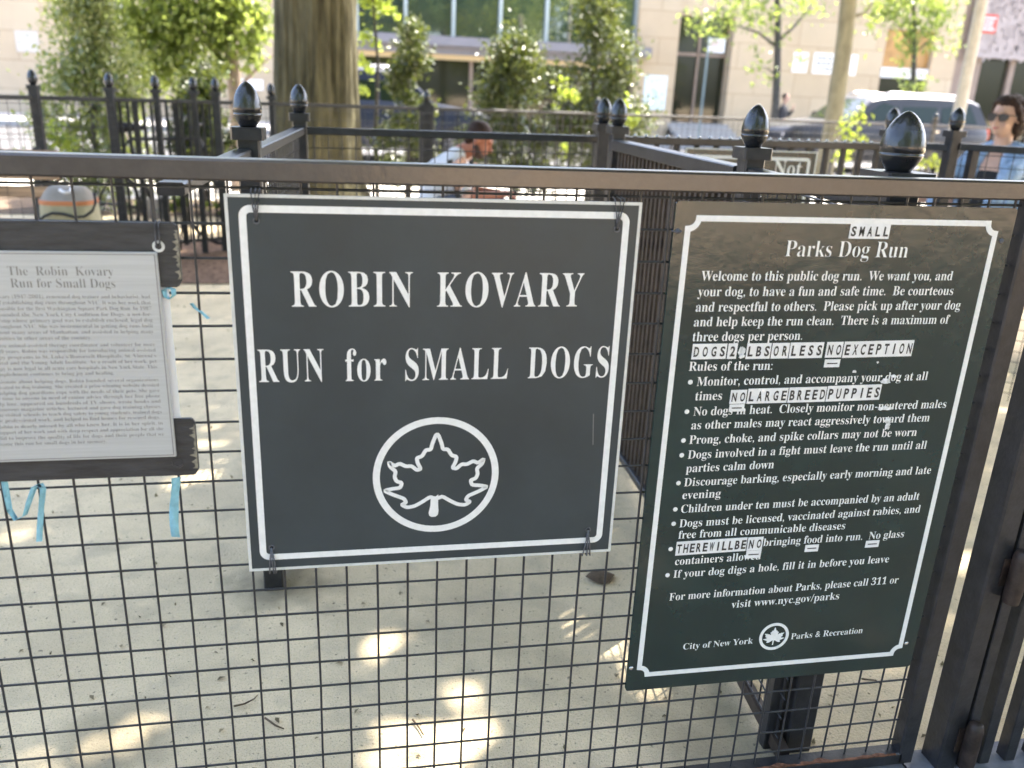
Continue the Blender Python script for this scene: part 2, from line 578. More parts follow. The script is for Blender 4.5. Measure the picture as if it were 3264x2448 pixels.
fence = thing("metal_fence", "black welded wire mesh fence with a flat top rail, nearest and carrying the signs", "fence", (0.2, 0, 0))
MB().bar((-1.60, 0, H + 0.4825), (3.4, 0, H + 0.4825), 0.032, 0.030, ch=0.003).build("top_rail", 'rail', fence)
MB().box((-1.60, -0.0125, H + 0.4974), (3.4, 0.0125, H + 0.4982)).build("rail_top_highlight", 'rail_top', fence)  # thin pale strip painting in the highlight along the rail's top
mb = MB().bar((-1.60, 0, 0.042), (1.345, 0, 0.042), 0.032, 0.03, ch=0.003)
mb.build("bottom_rail", 'iron', fence)
random.seed(4)
edge = []
n = 220                                                    # one ragged strip of rust along the rail's upper edge
for k in range(n + 1):
    x = -1.0 + 2.33 * k / n
    edge.append((x, -0.0172 + 0.004 * abs(noise.noise(Vector((x * 30, 0, 3)))), -0.0172 + 0.004 + 0.008 * abs(noise.noise(Vector((x * 22, 5, 1)))) * 2, 0.0573 + 0.0014 * noise.noise(Vector((x * 60, 2, 2)))))
mb.v, mb.f, mb.m = [], [], []
mb = MB()
vs = []
for x, ya, yb, z in edge:
    vs += [(x, ya, z), (x, yb, z), (x, ya, 0.0545), (x, yb, 0.0545)]
mb.add(vs, [f for k in range(n) for f in ((4 * k, 4 * k + 4, 4 * k + 5, 4 * k + 1), (4 * k, 4 * k + 2, 4 * k + 6, 4 * k + 4), (4 * k + 1, 4 * k + 5, 4 * k + 7, 4 * k + 3))])
mb.build("rust_strip", 'rust', fence)
mesh_panel("mesh_panel", -1.58, 1.335, 0.05, H + 0.47, 0.0021, fence, origin=(0, H), sides=6)
MB().bar((1.3565, 0, 0.03), (1.3565, 0, H + 0.467), 0.036, 0.032, up=(0, 1, 0), ch=0.003).build("end_stile", 'iron', fence)
MB().bar((-1.30, 0.0, 0.0), (-1.30, 0.0, H + 0.467), 0.05, 0.05, up=(0, 1, 0), ch=0.003).build("end_stile", 'iron', fence)

# gate post and the picket gate that closes the gap beside it
gp = thing("gate_post", "thick black steel gate post rising beside the rules sign", "post", (1.448, 0, 0))
MB().bar((1.448, -.003, 0.0), (1.448, -.003, H + 0.4670), 0.046, 0.056, up=(0, 1, 0), ch=0.004).build("shaft", 'iron', gp)
gate = thing("picket_gate", "black gate of square upright bars hinged on the thick gate post", "gate", (1.55, -.01, 0))
for k in range(11):
    x = 1.539 + 0.0635 * k
    MB().bar((x, -.016, 0.02), (x, -.016, H + 0.455), 0.026, 0.028, up=(0, 1, 0), ch=0.002).build("picket", 'iron', gate)
MB().bar((1.4885, -.016, 0.02), (1.4885, -.016, H + 0.455), 0.024, 0.030, up=(0, 1, 0), ch=0.002).build("hinge_stile", 'iron', gate)
MB().bar((1.465, -.016, H + 0.461), (2.20, -.016, H + 0.461), 0.024, 0.012).build("upper_rail", 'iron', gate)
for z in (0.095, 0.50, 1.05):
    mb = MB().lathe([(0.004, -0.062), (0.015, -0.058), (0.0165, -0.04), (0.0165, 0.04), (0.014, 0.052), (0.010, 0.056), (0.003, 0.058)], (1.474, -.050, z), 18)
    mb.box((1.452, -.0345, z - 0.03), (1.499, -.0325, z + 0.03))
    mb.build("hinge", 'hinge_iron', gate, smooth=True)

# ================================================================ signs on the near fence
YS = -0.0125                                              # depth of the signs' faces
def rounded(x0, z0, x1, z1, r, n=8):
    pts = []
    for cx, cz, a0 in ((x1 - r, z1 - r, 0), (x0 + r, z1 - r, 90), (x0 + r, z0 + r, 180), (x1 - r, z0 + r, 270)):
        for k in range(n + 1):
            a = math.radians(a0 + 90 * k / n)
            pts.append((cx + r * math.cos(a), cz + r * math.sin(a)))
    return pts

def notched(x0, z0, x1, z1, r, n=7):
    """a rectangle whose corners are scooped inwards"""
    pts = []
    for cx, cz, a0 in ((x1, z1, 270), (x0, z1, 0), (x0, z0, 90), (x1, z0, 180)):
        for k in range(n + 1):
            a = math.radians(a0 - 90 * k / n)
            pts.append((cx + r * math.cos(a), cz + r * math.sin(a)))
    return pts

LEAF = [(1097, 290), (1113, 333), (1119, 362), (1142, 362), (1158, 393), (1182, 400), (1178, 425), (1163, 455), (1182, 460), (1205, 438), (1230, 440), (1258, 424), (1280, 436), (1306, 416), (1300, 440), (1275, 462), (1281, 490), (1272, 512), (1248, 520), (1255, 545), (1290, 548), (1328, 556), (1290, 577), (1265, 588), (1238, 600), (1228, 620), (1250, 630), (1225, 646), (1190, 640), (1155, 620), (1120, 596), (1103, 604)]
def leaf_half():
    q = [((x - 1092) / 577.0, (492 - z) / 577.0) for x, z in LEAF]
    return [(max(x, 0.003), z) for x, z in q]
def leaf_outline(cx, cz, s):
    h = leaf_half()
    return [(cx - x * s, cz + z * s) for x, z in h] + [(cx + x * s, cz + z * s) for x, z in h[::-1]]
def chaikin(pts):
    out = []
    n = len(pts)
    for i in range(n):
        a, b = pts[i], pts[(i + 1) % n]
        out += [(a[0] * .82 + b[0] * .18, a[1] * .82 + b[1] * .18), (a[0] * .18 + b[0] * .82, a[1] * .18 + b[1] * .82)]
    return out
def ring_pts(cx, cz, r, n=64):
    return [(cx + r * math.cos(2 * math.pi * k / n), cz + r * math.sin(2 * math.pi * k / n)) for k in range(n)]

def cable_tie(parent, x, z_hole, z_end, seed):
    """thin grey cord from a hole in the sign to the wire it is hung from"""
    rnd = random.Random(seed)
    mb = MB()
    for dx in (-0.006, 0.0, 0.006):
        mid = (z_hole + z_end) / 2
        mb.tube([(x + 0.002 * dx, YS - 0.001, z_hole), (x + dx * 0.6, YS - 0.0045, mid), (x + dx * 1.1 + rnd.uniform(-.002, .002), YS - 0.004, z_end - math.copysign(0.002, z_end - z_hole)), (x + dx, 0.004, z_end)], 0.0012, 6)
    mb.tube([(x - 0.006, 0.006, z_end), (x, 0.009, z_end + 0.002), (x + 0.006, 0.006, z_end)], 0.0013, 6)
    return mb.build("cable_tie", 'rope', parent, smooth='all')

# --- square black name sign with the park emblem
sg = thing("name_sign", "square black sign with white serif lettering above a leaf in a circle", "sign", (0.355, 0, H - 0.156))
x0, x1, z0, z1 = 0.047, 0.6605, H - 0.1565, H + 0.4505
MB().box((x0, YS + 0.0004, z0), (x1, YS + 0.006, z1)).build("board", 'board', sg, bevel=0.0006)
MB().stroke([(x0 + .0022, z0 + .0022), (x0 + .0022, z1 - .0022), (x1 - .0022, z1 - .0022), (x1 - .0022, z0 + .0022)][::-1], 0.0046, YS - 0.0002, 0.0007).build("pale_edge", 'board_edge', sg)
MB().stroke(rounded(0.0704, 0.6082, 0.6374, 1.1702, 0.011), 0.0104, YS - 0.0003).build("border_line", 'white', sg)
mb = MB()
YL = YS - 0.0003
for s, a, b, z, sl_ in (("ROBIN", .1332, .3110, 1.0276, 0), ("KOVARY", .3481, .5768, 1.0273, 0)):
    write(mb, s, a, b, z, 0.0535, YL, spacing=1.12, offset=-0.004)
for s, a, b, z in (("RUN", .0802, .1766, .9103), ("for", .2086, .2708, .9096), ("SMALL", .3000, .4624, .9091), ("DOGS", .4948, .6288, .9092)):
    write(mb, s, a, b, z, 0.0520, YL, spacing=1.12, offset=-0.004)
mb.build("lettering", 'white', sg)
CXE, CZE, RE = 0.3510, 0.7430, 0.0975
em = MB().stroke(ring_pts(CXE, CZE, RE, 72), 0.0112, YL)
em.stroke(chaikin(chaikin(leaf_outline(CXE, CZE, 0.2085))), 0.0062, YL)
st = [(CXE - 0.0075, CZE - 0.040), (CXE - 0.0022, CZE - 0.040), (CXE + 0.0048, CZE - 0.034), (CXE + 0.0046, CZE - 0.050), (CXE + 0.0056, CZE - 0.064), (CXE + 0.0046, CZE - 0.071), (CXE + 0.0010, CZE - 0.0745), (CXE - 0.0060, CZE - 0.0748), (CXE - 0.0100, CZE - 0.072), (CXE - 0.0108, CZE - 0.067), (CXE - 0.0082, CZE - 0.055)]
em.prism([(p[0] - 0.0015, p[1]) for p in st][::-1], YL - 0.0002, YL + 0.0005)
em.build("emblem", 'white', sg)
for i, (hx, hz) in enumerate(((.0892, 1.1534), (.6232, 1.1493), (.0842, .6260), (.6161, .6292))):
    MB().lathe([(0.0050, -0.0004), (0.0050, 0.0004), (0.0030, 0.0004), (0.0030, -0.0004)], (0, 0, 0), 16).build("grommet", 'rope', sg).matrix_world = Matrix.Translation((hx, YS - 0.0006, hz)) @ Matrix.Rotation(math.pi / 2, 4, 'X')
    cable_tie(sg, hx, hz, H + 9 * G if hz > 1 else 0.578, i)
    # a faint pale scratch beside the border
mb = MB()
mb.prism([(0.6085, 0.845), (0.6102, 0.845), (0.6135, 0.790), (0.6120, 0.789)][::-1], YL + .0001, YL + 0.0004)
mb.build("scratch", mat("grey_scratch", (0.17, 0.175, 0.18), 0.6), sg)

# --- tall green rules sign
rs = thing("rules_sign", "tall glossy dark green sign listing the dog run rules in white, with stuck-on letter strips", "sign", (1.016, 0, H - 0.463))
x0, x1, z0, z1 = 0.7155, 1.3175, H - 0.4625, H + 0.4545
MB().prism(rounded(x0, z0, x1, z1, 0.006, 4), YS + 0.0004, YS + 0.005).build("board", 'green_board', rs)
MB().stroke(notched(0.7385, 0.3125, 1.2845, 1.1685, 0.0165), 0.0094, YS - 0.0003).build("border_line", 'white', rs)
mb = MB()
write(mb, "Parks Dog Run", .9086, 1.1283, 1.1100, 0.0262, YL, offset=-0.012)
C0 = 0.0158
body = [("Welcome to this public dog run.  We want you, and", .7699, 1.2216, 1.0697, 1.0722),
        ("your dog, to have a fun and safe time.  Be courteous", .7676, 1.2291, 1.0441, 1.0467),
        ("and respectful to others.  Please pick up after your dog", .7670, 1.2490, 1.0186, 1.0215),
        ("and help keep the run clean.  There is a maximum of", .7668, 1.2336, .9939, .9960),
        ("three dogs per person.", .7674, .9627, .9687, .9694),
        ("Rules of the run:", .7672, .9164, .9176, .9171),
        ("Monitor, control, and accompany your dog at all", .7844, 1.2150, .8907, .8934),
        ("times", .7845, .8325, .8649, .8650),
        ("No dogs in heat.  Closely monitor non-neutered males", .7848, 1.2648, .8372, .8398),
        ("as other males may react aggressively toward them", .7838, 1.2371, .8123, .8143),
        ("Prong, choke, and spike collars may not be worn", .7833, 1.2176, .7852, .7867),
        ("Dogs involved in a fight must leave the run until all", .7841, 1.2431, .7574, .7607),
        ("parties calm down", .7840, .9478, .7316, .7332),
        ("Discourage barking, especially early morning and late", .7833, 1.2639, .7048, .7096),
        ("evening", .7830, .8546, .6801, .6807),
        ("Children under ten must be accompanied by an adult", .7836, 1.2519, .6530, .6567),
        ("Dogs must be licensed, vaccinated against rabies, and", .7837, 1.2597, .6242, .6297),
        ("free from all communicable diseases", .7846, 1.1106, .6012, .6027),
        ("bringing food into run.  No glass", .9514, 1.2370, .5763, .5786),
        ("containers allowed", .7842, .9503, .5474, .5493),
        ("If your dog digs a hole, fill it in before you leave", .7840, 1.2167, .5209, .5256),
        ("For more information about Parks, please call 311 or", .7814, 1.2467, .4729, .4776),
        ("visit www.nyc.gov/parks", .9064, 1.1266, .4475, .4506)]
for s, a, b, za, zb in body:
    write(mb, s, a, b, za, C0, YL, slope=(zb - za) / (b - a), offset=-0.004)
write(mb, "City of New York", .8210, .9619, .3625, 0.0135, YL, slope=0.011, offset=-0.006)
write(mb, "Parks & Recreation", 1.0404, 1.1927, .3665, 0.0135, YL, slope=0.011, offset=-0.006)
for z in (.8976, .8449, .7920, .7645, .7115, .6605, .6320, .5810, .5272):
    c = ring_pts(.7728, z, .0042, 16)
    mb.prism(c, YL, YL + 0.0005)
mb.build("lettering", 'white', rs)
em = MB().stroke(ring_pts(1.0045, .3760, .0275, 48), 0.0058, YL)
em.prism(leaf_outline(1.0045, .3772, 0.054)[::-1], YL, YL + 0.0005)
em.prism([(1.0035, .366), (1.0055, .366), (1.0052, .357), (1.0030, .357)][::-1], YL + .0001, YL + 0.0006)
em.build("emblem", 'white', rs)
def sticker(s, xa, xb, zt, zb, tilt=0.0):
    mb = MB()
    d = tilt * (xb - xa)
    mb.prism([(xa + .0003, zb), (xb - .0006, zb + d), (xb - .0003, zt + d), (xa + .0005, zt)], YL - 0.0003, YL + 0.0004)
    o = mb.build("letter_strip", 'sticker', rs)
    t = MB()
    if s == '_':
        m_ = (zt + zb) / 2
        t.prism([(xa + .005, m_ - .001), (xb - .005, m_ - .001), (xb - .005, m_ + .001), (xa + .005, m_ + .001)], YL - .0006, YL - .0002)
    else:
        n = len(s)
        st_ = (xb - xa) / n
        for i, ch in enumerate(s):
            if ch == ' ':
                continue
            w_ = 0.0030 if ch in 'I' else 0.0088
            cx = xa + st_ * (i + .5)
            write(t, ch, cx - w_ / 2, cx + w_ / 2, zb + (zt - zb) * 0.19 + tilt * (cx - xa), (zt - zb) * 0.60, YL - .0006, bold=False, offset=0.03, shear=0.03)
    t.build("lettering", 'ink', o)
    return o
for s, xa, xb, zt, zb in (("SMALL", 1.0156, 1.0881, 1.1645, 1.1402), ("DOGS", .7690, .8302, .9640, .9375), ("2", .8317, .8488, .9643, .9375),
                          ("LBS", .8650, .9092, .9640, .9369), ("OR", .9104, .9424, .9642, .9370), ("LESS", .9432, 1.0050, .9646, .9369), ("NO", 1.0098, 1.0410, .9652, .9374), ("EXCEPTION", 1.0424, 1.1745, .9655, .9366), ("_", 1.0110, 1.0405, .9340, .9200),
                          ("NO", .8470, .8772, .8820, .8570), ("LARGE", .8784, .9528, .8838, .8566), ("BREED", .9538, 1.0246, .8845, .8568), ("PUPPIES", 1.0256, 1.1290, .8858, .8572), ("_", .8480, .8760, .8560, .8430),
                          ("THEREWILLBE", .7825, .9185, .5950, .5672), ("NO", .9196, .9502, .5960, .5688), ("_", .9200, .9500, .5682, .5525), ("_", 1.0364, 1.0642, .5734, .5590), ("_", 1.1596, 1.1883, .5750, .5607)):
    sticker(s, xa, xb, zt, zb, 0.012 if len(s) > 5 else 0.005)
rnd = random.Random(8)
mb = MB()
def blot(cx, cz, rx_, rz_, n=18):
    pts = [(cx + rx_ * math.cos(2 * math.pi * k / n) * rnd.uniform(.6, 1.15), cz + rz_ * math.sin(2 * math.pi * k / n) * rnd.uniform(.55, 1.2)) for k in range(n)]
    MB().prism(pts, YL - 0.00025, YL + 0.0004).build("residue_patch", 'scuff', rs)
for b in ((1.134, .893, .0125, .0052), (1.148, .9015, .006, .003), (1.143, .8415, .017, .0045), (1.153, .8185, .006, .0065), (1.156, .8085, .0055, .0085), (.8565, .951, .0065, .0090), (.8585, .9415, .0055, .004), (1.071, .9115, .004, .003), (1.112, .9275, .002, .002)):
    blot(*b)
for hx, hz in ((.7224, 1.1477), (.7221, .3297), (1.2964, .3348), (1.3000, 1.1400)):
    MB().lathe([(0.0048, -0.0008), (0.0042, 0.0014), (0.0015, 0.0022)], (0, 0, 0), 14).build("bolt", 'steel' if hz < .5 else 'rope', rs, smooth='all').matrix_world = Matrix.Translation((hx, YS, hz)) @ Matrix.Rotation(math.pi / 2, 4, 'X')
cable_tie(rs, .722, 1.1477, 1.1464, 9)

# --- engraved plate on two black planks
pq = thing("memorial_plaque", "grey metal plaque of engraved text screwed to two worn black planks", "plaque", (-0.176, 0, 0.757))
def plank(zb, zt, xr, seed):
    rnd = random.Random(seed)
    pts = [(-0.42, zb), (xr - 0.006, zb), (xr, zb + 0.01), (xr, zt - 0.008), (xr - 0.004, zt), (-0.42, zt)]
    MB().prism(pts, -0.011, 0.0 - 0.0026).build("plank", 'plank', pq, bevel=0.0015)
    w = MB()                                              # bare splintered wood where the paint has gone at the end
    n = 26
    edge = [(xr - 0.0005, zb + 0.012 + (zt - zb - 0.022) * k / n) for k in range(n + 1)]
    inner = [(xr - rnd.uniform(0.002, 0.007) * (1.7 if k % 4 == 0 else 0.8), edge[k][1]) for k in range(n + 1)]
    for k in range(n):
        w.prism([inner[k], edge[k], edge[k + 1], inner[k + 1]], -0.0116, -0.0108)
    return w.build("bare_wood", mat("bare_weathered_wood", (0.22, 0.205, 0.165), 0.9, var=0.4, scale=120), pq)
plank(1.0560, 1.1480, -0.0185, 3)
plank(0.7590, 0.8530, -0.0180, 5)
MB().box((-0.3060, -0.0165, 0.7935), (-0.0478, -0.0112, 1.1075)).build("plate", 'plate', pq, bevel=0.001)
MB().stroke([(-0.3025, 0.797), (-0.0513, 0.797), (-0.0513, 1.104), (-0.3025, 1.104)], 0.0012, -0.0168, 0.0004).build("border_line", 'plate_edge', pq)
for x, z in ((-0.0630, 1.0928), (-0.0640, 0.8105), (-0.2904, 0.8120), (-0.2900, 1.0930)):
    MB().lathe([(0.0042, -0.0004), (0.0036, 0.0012), (0.0016, 0.0018)], (0, 0, 0), 14).build("screw", 'steel', pq, smooth='all').matrix_world = Matrix.Translation((x, -0.0165, z)) @ Matrix.Rotation(math.pi / 2, 4, 'X')
mb = MB()
YP = -0.0167
write(mb, "The  Robin  Kovary", -.2440, -.1081, 1.0738, 0.0128, YP, offset=-0.012)
write(mb, "Run for Small Dogs", -.2428, -.1075, 1.0566, 0.0128, YP, offset=-0.012)
para = [["Robin Kovary (1947-2001), renowned dog trainer and behaviorist, had", "dreams of establishing dog runs throughout NYC. It was her work that", "was responsible for the first Washington Square Park Dog Run. In 1987", "she co-founded the New York City Coalition for Dogs, a not-for-", "profit group whose primary goal was to establish enclosed, legal dog", "runs throughout NYC. She was instrumental in getting dog runs built", "throughout many areas of Manhattan, and assisted in helping many", "communities in other areas of the country."],
        ["An active animal-assisted therapy coordinator and volunteer for more", "than 10 years, Robin was responsible for introducing animal-assisted", "therapy programs to St. Luke's/Roosevelt Hospitals, St. Vincent's", "Hospital and the Young Adult Institute. As a result of her work, pet", "therapy is now legal in all acute care hospitals in New York State. This", "accomplishment continues to bring joy and healing."],
        ["Passionate about helping dogs, Robin founded several organizations", "dedicated to dog training. She created a prize-winning website devoted", "to helping dog guardians cope with the needs of their pets. She gave", "her time to anyone in need of canine advice through her free phone", "help line, appeared on hundreds of TV shows, wrote books and", "numerous magazine articles, lectured and gave dog training classes.", "She visited schools to teach dog safety to young students, trained dogs", "for professional work, and helped to find homes for rescued dogs."],
        ["Robin is dearly missed by all who knew her. It is in her spirit, in", "support of her work and with deep respect and appreciation for all she", "did to improve the quality of life for dogs and their people that we", "name this run for small dogs in her memory."]]
for lines, zt, zb in zip(para, (1.0412, .9703, .9162, .8472), (.9811, .9275, .8568, .8200)):
    for i, s in enumerate(lines):
        z = zt + (zb - zt) * i / (len(lines) - 1)
        last = i == len(lines) - 1
        xe = -.0625 if not last else -.0625 - .228 * (1 - len(s) / len(lines[0]))
        write(mb, s, -.2905, xe, z, 0.0054, YP, offset=-0.014)
mb.build("lettering", 'engraving', pq)
for x, z in ((-0.0460, 1.1150), (-0.0478, .7804)):
    MB().lathe([(0.0088, -0.0008), (0.0080, 0.0010), (0.0045, 0.0010), (0.0045, -0.0008)], (0, 0, 0), 18).build("grommet", 'board_edge' if z > 1 else 'plank', pq).matrix_world = Matrix.Translation((x, -0.0112, z)) @ Matrix.Rotation(math.pi / 2, 4, 'X')
mb = MB()
for dx in (-.0025, .0025):
    mb.tube([(-.046 + dx, -.0122, 1.1150), (-.0455 + dx, -.0150, 1.130), (-.0455 + dx, -.0135, 1.1475), (-.0455 + dx, -.003, 1.1500)], .0012, 6)
mb.build("cord", 'rope', pq, smooth='all')
ps = thing("paper_notice", "blank white sheet showing behind the metal plaque's edge", "paper", (-0.17, 0, 0.80))
MB().box((-0.300, -0.0024 - .0042, 0.80), (-0.0385, -0.0024 - .0038, 1.075)).build("sheet", 'paper', ps)

# --- pale blue ribbons tied to the mesh round the plaque
def ribbon(label, pts, w, seed):
    mb = MB()
    vs, fs = [], []
    for i, (x, y, z, tw) in enumerate(pts):
        dx, dy = math.cos(tw) * w / 2, math.sin(tw) * w / 2
        vs += [(x - dx, y - dy, z), (x + dx, y + dy, z), (x + dx, y + dy + .0006, z + .0004), (x - dx, y - dy + .0006, z + .0004)]
    for i in range(len(pts) - 1):
        a = 4 * i
        for k in range(4):
            fs.append((a + k, a + (k + 1) % 4, a + 4 + (k + 1) % 4, a + 4 + k))
    mb.add(vs, fs)
    o = mb.build("ribbon", 'ribbon', smooth='all', loc=pts[0][:3])
    return tag(o, label, "ribbon", "blue ribbons tied round the plaque")
def rp(u, v, y): 
    p = at(u, v, y)
    return p.x, p.y, p.z
def ribbon_px(label, path, w, y=-.008, seed=0):
    rnd = random.Random(seed)
    out = []
    for i, (u, v, tw) in enumerate(path):
        p = rp(u, v, y)
        out.append((p[0], p[1] + rnd.uniform(-.002, .002), p[2], tw))
    return ribbon(label, out, w, seed)
ribbon_px("pale blue ribbon hanging in a loop and tail under the plaque", [(12, 1535, .3), (20, 1580, .5), (32, 1625, .9), (52, 1655, 1.2), (78, 1645, .9), (92, 1600, .4), (108, 1555, .2), (128, 1542, .5), (137, 1560, .3), (131, 1620, .6), (127, 1680, .3), (126, 1725, .2)], .0085, seed=2)
ribbon_px("straight pale blue ribbon hanging below the plaque's lower plank end", [(562, 1522, .3), (561, 1545, .5), (558, 1575, .75), (555, 1605, .5), (554, 1640, .1), (556, 1675, -.2), (559, 1700, -.3), (560, 1713, -.2)], .0140, seed=3)
ribbon_px("blue ribbon knotted in a ring at the plaque's upper plank", [(523, 925, .4), (528, 945, .9), (543, 953, 1.2), (555, 940, .8), (553, 922, .4), (538, 917, 1.0), (524, 925, .5)], .0075, seed=4)
ribbon_px("short slanting scrap of blue ribbon caught on the mesh", [(610, 968, .8), (622, 983, .6), (640, 995, .9), (664, 1017, .6)], .0055, y=-.004, seed=5)

# ================================================================ posts with acorn finials, pens behind the near fence
FIN = [(.55, 0), (.62, .05), (.82, .15), (.95, .25), (1.0, .29), (.94, .305), (.94, .32), (1.0, .34), (.99, .44), (.94, .55), (.85, .665), (.71, .775), (.53, .87), (.35, .938), (.17, .983), (.03, 1.0)]
def post(parent, x, y, dz=0.0, w=0.052, cap=0.074, mats=('iron', 'finial'), fin=0.0335):
    top = 1.240 + dz
    mb = MB().bar((x, y, 0), (x, y, top - .026), w, w, up=(0, 1, 0), ch=0.004)
    mb.bar((x, y, top - .028), (x, y, top), cap, cap, up=(0, 1, 0), ch=0.004)
    p = mb.build("post", mats[0], parent)
    MB().lathe([(r * fin, z * 0.1005) for r, z in FIN], (x, y, top), 24).build("finial", mats[1], p, smooth='all')
    return p

def run_axis(a, b):
    a, b = Vector((*a, 0)), Vector((*b, 0))
    d = (b - a)
    L = d.length
    d.normalize()
    n = Vector((-d.y, d.x, 0))
    return (lambda s, t, z: tuple(a + d * s + n * t + Vector((0, 0, z)))), L

def rail(parent, a, b, z, w=0.04, h=0.026, m='iron', name="top_rail"):
    return MB().bar((*a, z - h / 2), (*b, z - h / 2), w, h, ch=0.003).build(name, m, parent)

A, B, E1, E2, C_, D_ = (-.015, .87), (.033, 2.06), (1.230, 2.20), (1.222, 1.97), (1.197, .75), (1.163, .105)
ZR = 1.192
f1 = thing("pen_fence", "short black fence between two finial posts behind the name sign's upper corner", "fence", (0, 1.4, 0))
post(f1, *A); post(f1, *B)
rail(f1, A, B, ZR)
rail(f1, A, B, .08, name="bottom_rail")
rail(f1, (-.045, .10), (A[0] - .012, A[1] - .03), ZR, h=.02)
ax, L = run_axis(A, B)
mesh_panel("mesh_panel", .03, L - .03, .06, ZR - .02, .0022, f1, ax=ax, sides=5)

f2 = thing("back_fence", "black mesh fence closing the back of the small pen, seen above the top rail", "fence", (.6, 2.1, 0))
rail(f2, B, E1, ZR); rail(f2, B, E1, .08, name="bottom_rail")
ax, L = run_axis(B, E1)
mesh_panel("mesh_panel", .03, L - .03, .06, ZR - .02, .0020, f2, ax=ax, sides=5)
post(f2, *E1)

f3 = thing("side_fence", "black mesh fence running back from the post behind the rules sign", "fence", (1.18, .4, 0))
post(f3, *D_, w=.062, cap=.092, fin=.0375)
post(f3, *C_)
rail(f3, (D_[0], D_[1] + .03), (C_[0], C_[1] - .03), ZR)
MB().bar((1.105, .035, .032), (1.165, .74, .032), .022, .03).build("bottom_rail", 'brown_iron', f3)
MB().bar((D_[0] - .058, D_[1] + .004, .0), (D_[0] - .058, D_[1] + .004, ZR - .02), .030, .034, up=(0, 1, 0), ch=.002).build("stile", 'iron', f3)
ax, L = run_axis((1.105, .035), (1.165, .74))
mesh_panel("mesh_panel", .03, L - .03, .04, ZR - .02, .0022, f3, ax=ax, sides=5)

f4 = thing("pen_gate", "black gate of close upright pickets seen edge-on between the two signs", "gate", (1.21, 1.4, 0))
ax, L = run_axis((C_[0] + .002, C_[1] + .04), (E2[0], E2[1] - .04))
rail(f4, (C_[0] - .004, C_[1] + .035), (E2[0] - .004, E2[1] - .03), ZR, w=.05, h=.04)
rail(f4, (C_[0] + .05, C_[1] + .035), (E2[0] + .05, E2[1] - .03), ZR - .075, w=.035, h=.02, name="latch_rail")
rail(f4, (C_[0], C_[1] + .035), (E2[0], E2[1] - .03), .07, name="bottom_rail")
n = 26
for k in range(n):
    p = ax(.03 + (L - .06) * k / (n - 1), 0, 0)
    MB().bar((p[0], p[1], .055), (p[0], p[1], ZR - .03), .017, .017, up=(0, 1, 0)).build("picket", 'brown_iron', f4)
MB().bar(ax(.02, -.012, .98), ax(L - .02, -.012, .80), .018, .03).build("brace", 'iron', f4)
post(f4, *E2)

F_, G_ = (2.70, 2.46), (2.90, 2.28)
f5 = thing("long_fence", "black picket fence with a bolted flat rail carrying the small green notice", "fence", (2, 2.3, 0))
rail(f5, (E1[0] + .03, E1[1]), (F_[0], F_[1]), ZR + .002, w=.045, h=.03)
rail(f5, (F_[0], F_[1]), (G_[0], G_[1]), ZR + .015, w=.045, h=.03)
rail(f5, (E1[0] + .03, E1[1]), (F_[0], F_[1]), .09, name="bottom_rail")
ax, L = run_axis(E1, F_)
n = 15
for k in range(n):
    p = ax(.06 + (L - .12) * k / (n - 1), 0, 0)
    MB().bar((p[0], p[1], .07), (p[0], p[1], ZR - .02), .02, .02, up=(0, 1, 0)).build("picket", 'iron', f5)
for k in range(26):
    p = ax(.10 + (L - .2) * k / 25, 0, 0)
    MB().lathe([(.007, 0), (.0065, .006), (.004, .010), (.001, .0115)], (p[0], p[1], ZR + .002), 8).build("rivet", 'steel', f5, smooth='all')
post(f5, *F_, dz=.015); post(f5, *G_, dz=.028)
f6 = thing("corner_fence", "black mesh fence in front of the seated woman in denim", "fence", (3.3, 1.9, 0))
g2 = (4.10, 1.30)
rail(f6, (G_[0] + .03, G_[1] - .02), g2, ZR + .022, w=.045, h=.03)
ax, L = run_axis(G_, g2)
mesh_panel("mesh_panel", .03, L, .06, ZR, .0018, f6, ax=ax, sides=5)
MB().bar((G_[0] + .075, G_[1] - .055, 0), (G_[0] + .075, G_[1] - .055, ZR), .035, .035, up=(0, 1, 0)).build("stile", 'iron', f6)
post(f6, *g2, dz=.02)

ns = thing("small_notice", "small dark green notice reading Not, white bordered, on the picket fence", "sign", (1.95, 2.27, .7))
nx0, nx1, nz1, ny = 1.60, 2.205, 1.158, 2.21
MB().box((nx0, ny, .72), (nx1, ny + .005, nz1)).build("board", 'green_board', ns)
MB().stroke([(nx0 + .003, .723), (nx0 + .003, nz1 - .003), (nx1 - .003, nz1 - .003), (nx1 - .003, .723)][::-1], .006, ny - .0008, .001).build("pale_edge", 'board_edge', ns)
mb = MB().stroke(rounded(nx0 + .035, .755, nx1 - .035, nz1 - .034, .012), .014, ny - .001)
mb.build("border_line", 'white', ns)
mb = MB()
write(mb, "Not", 2.010, 2.140, 1.052, .066, ny - .001, offset=0)
mb.build("lettering", 'white', ns)

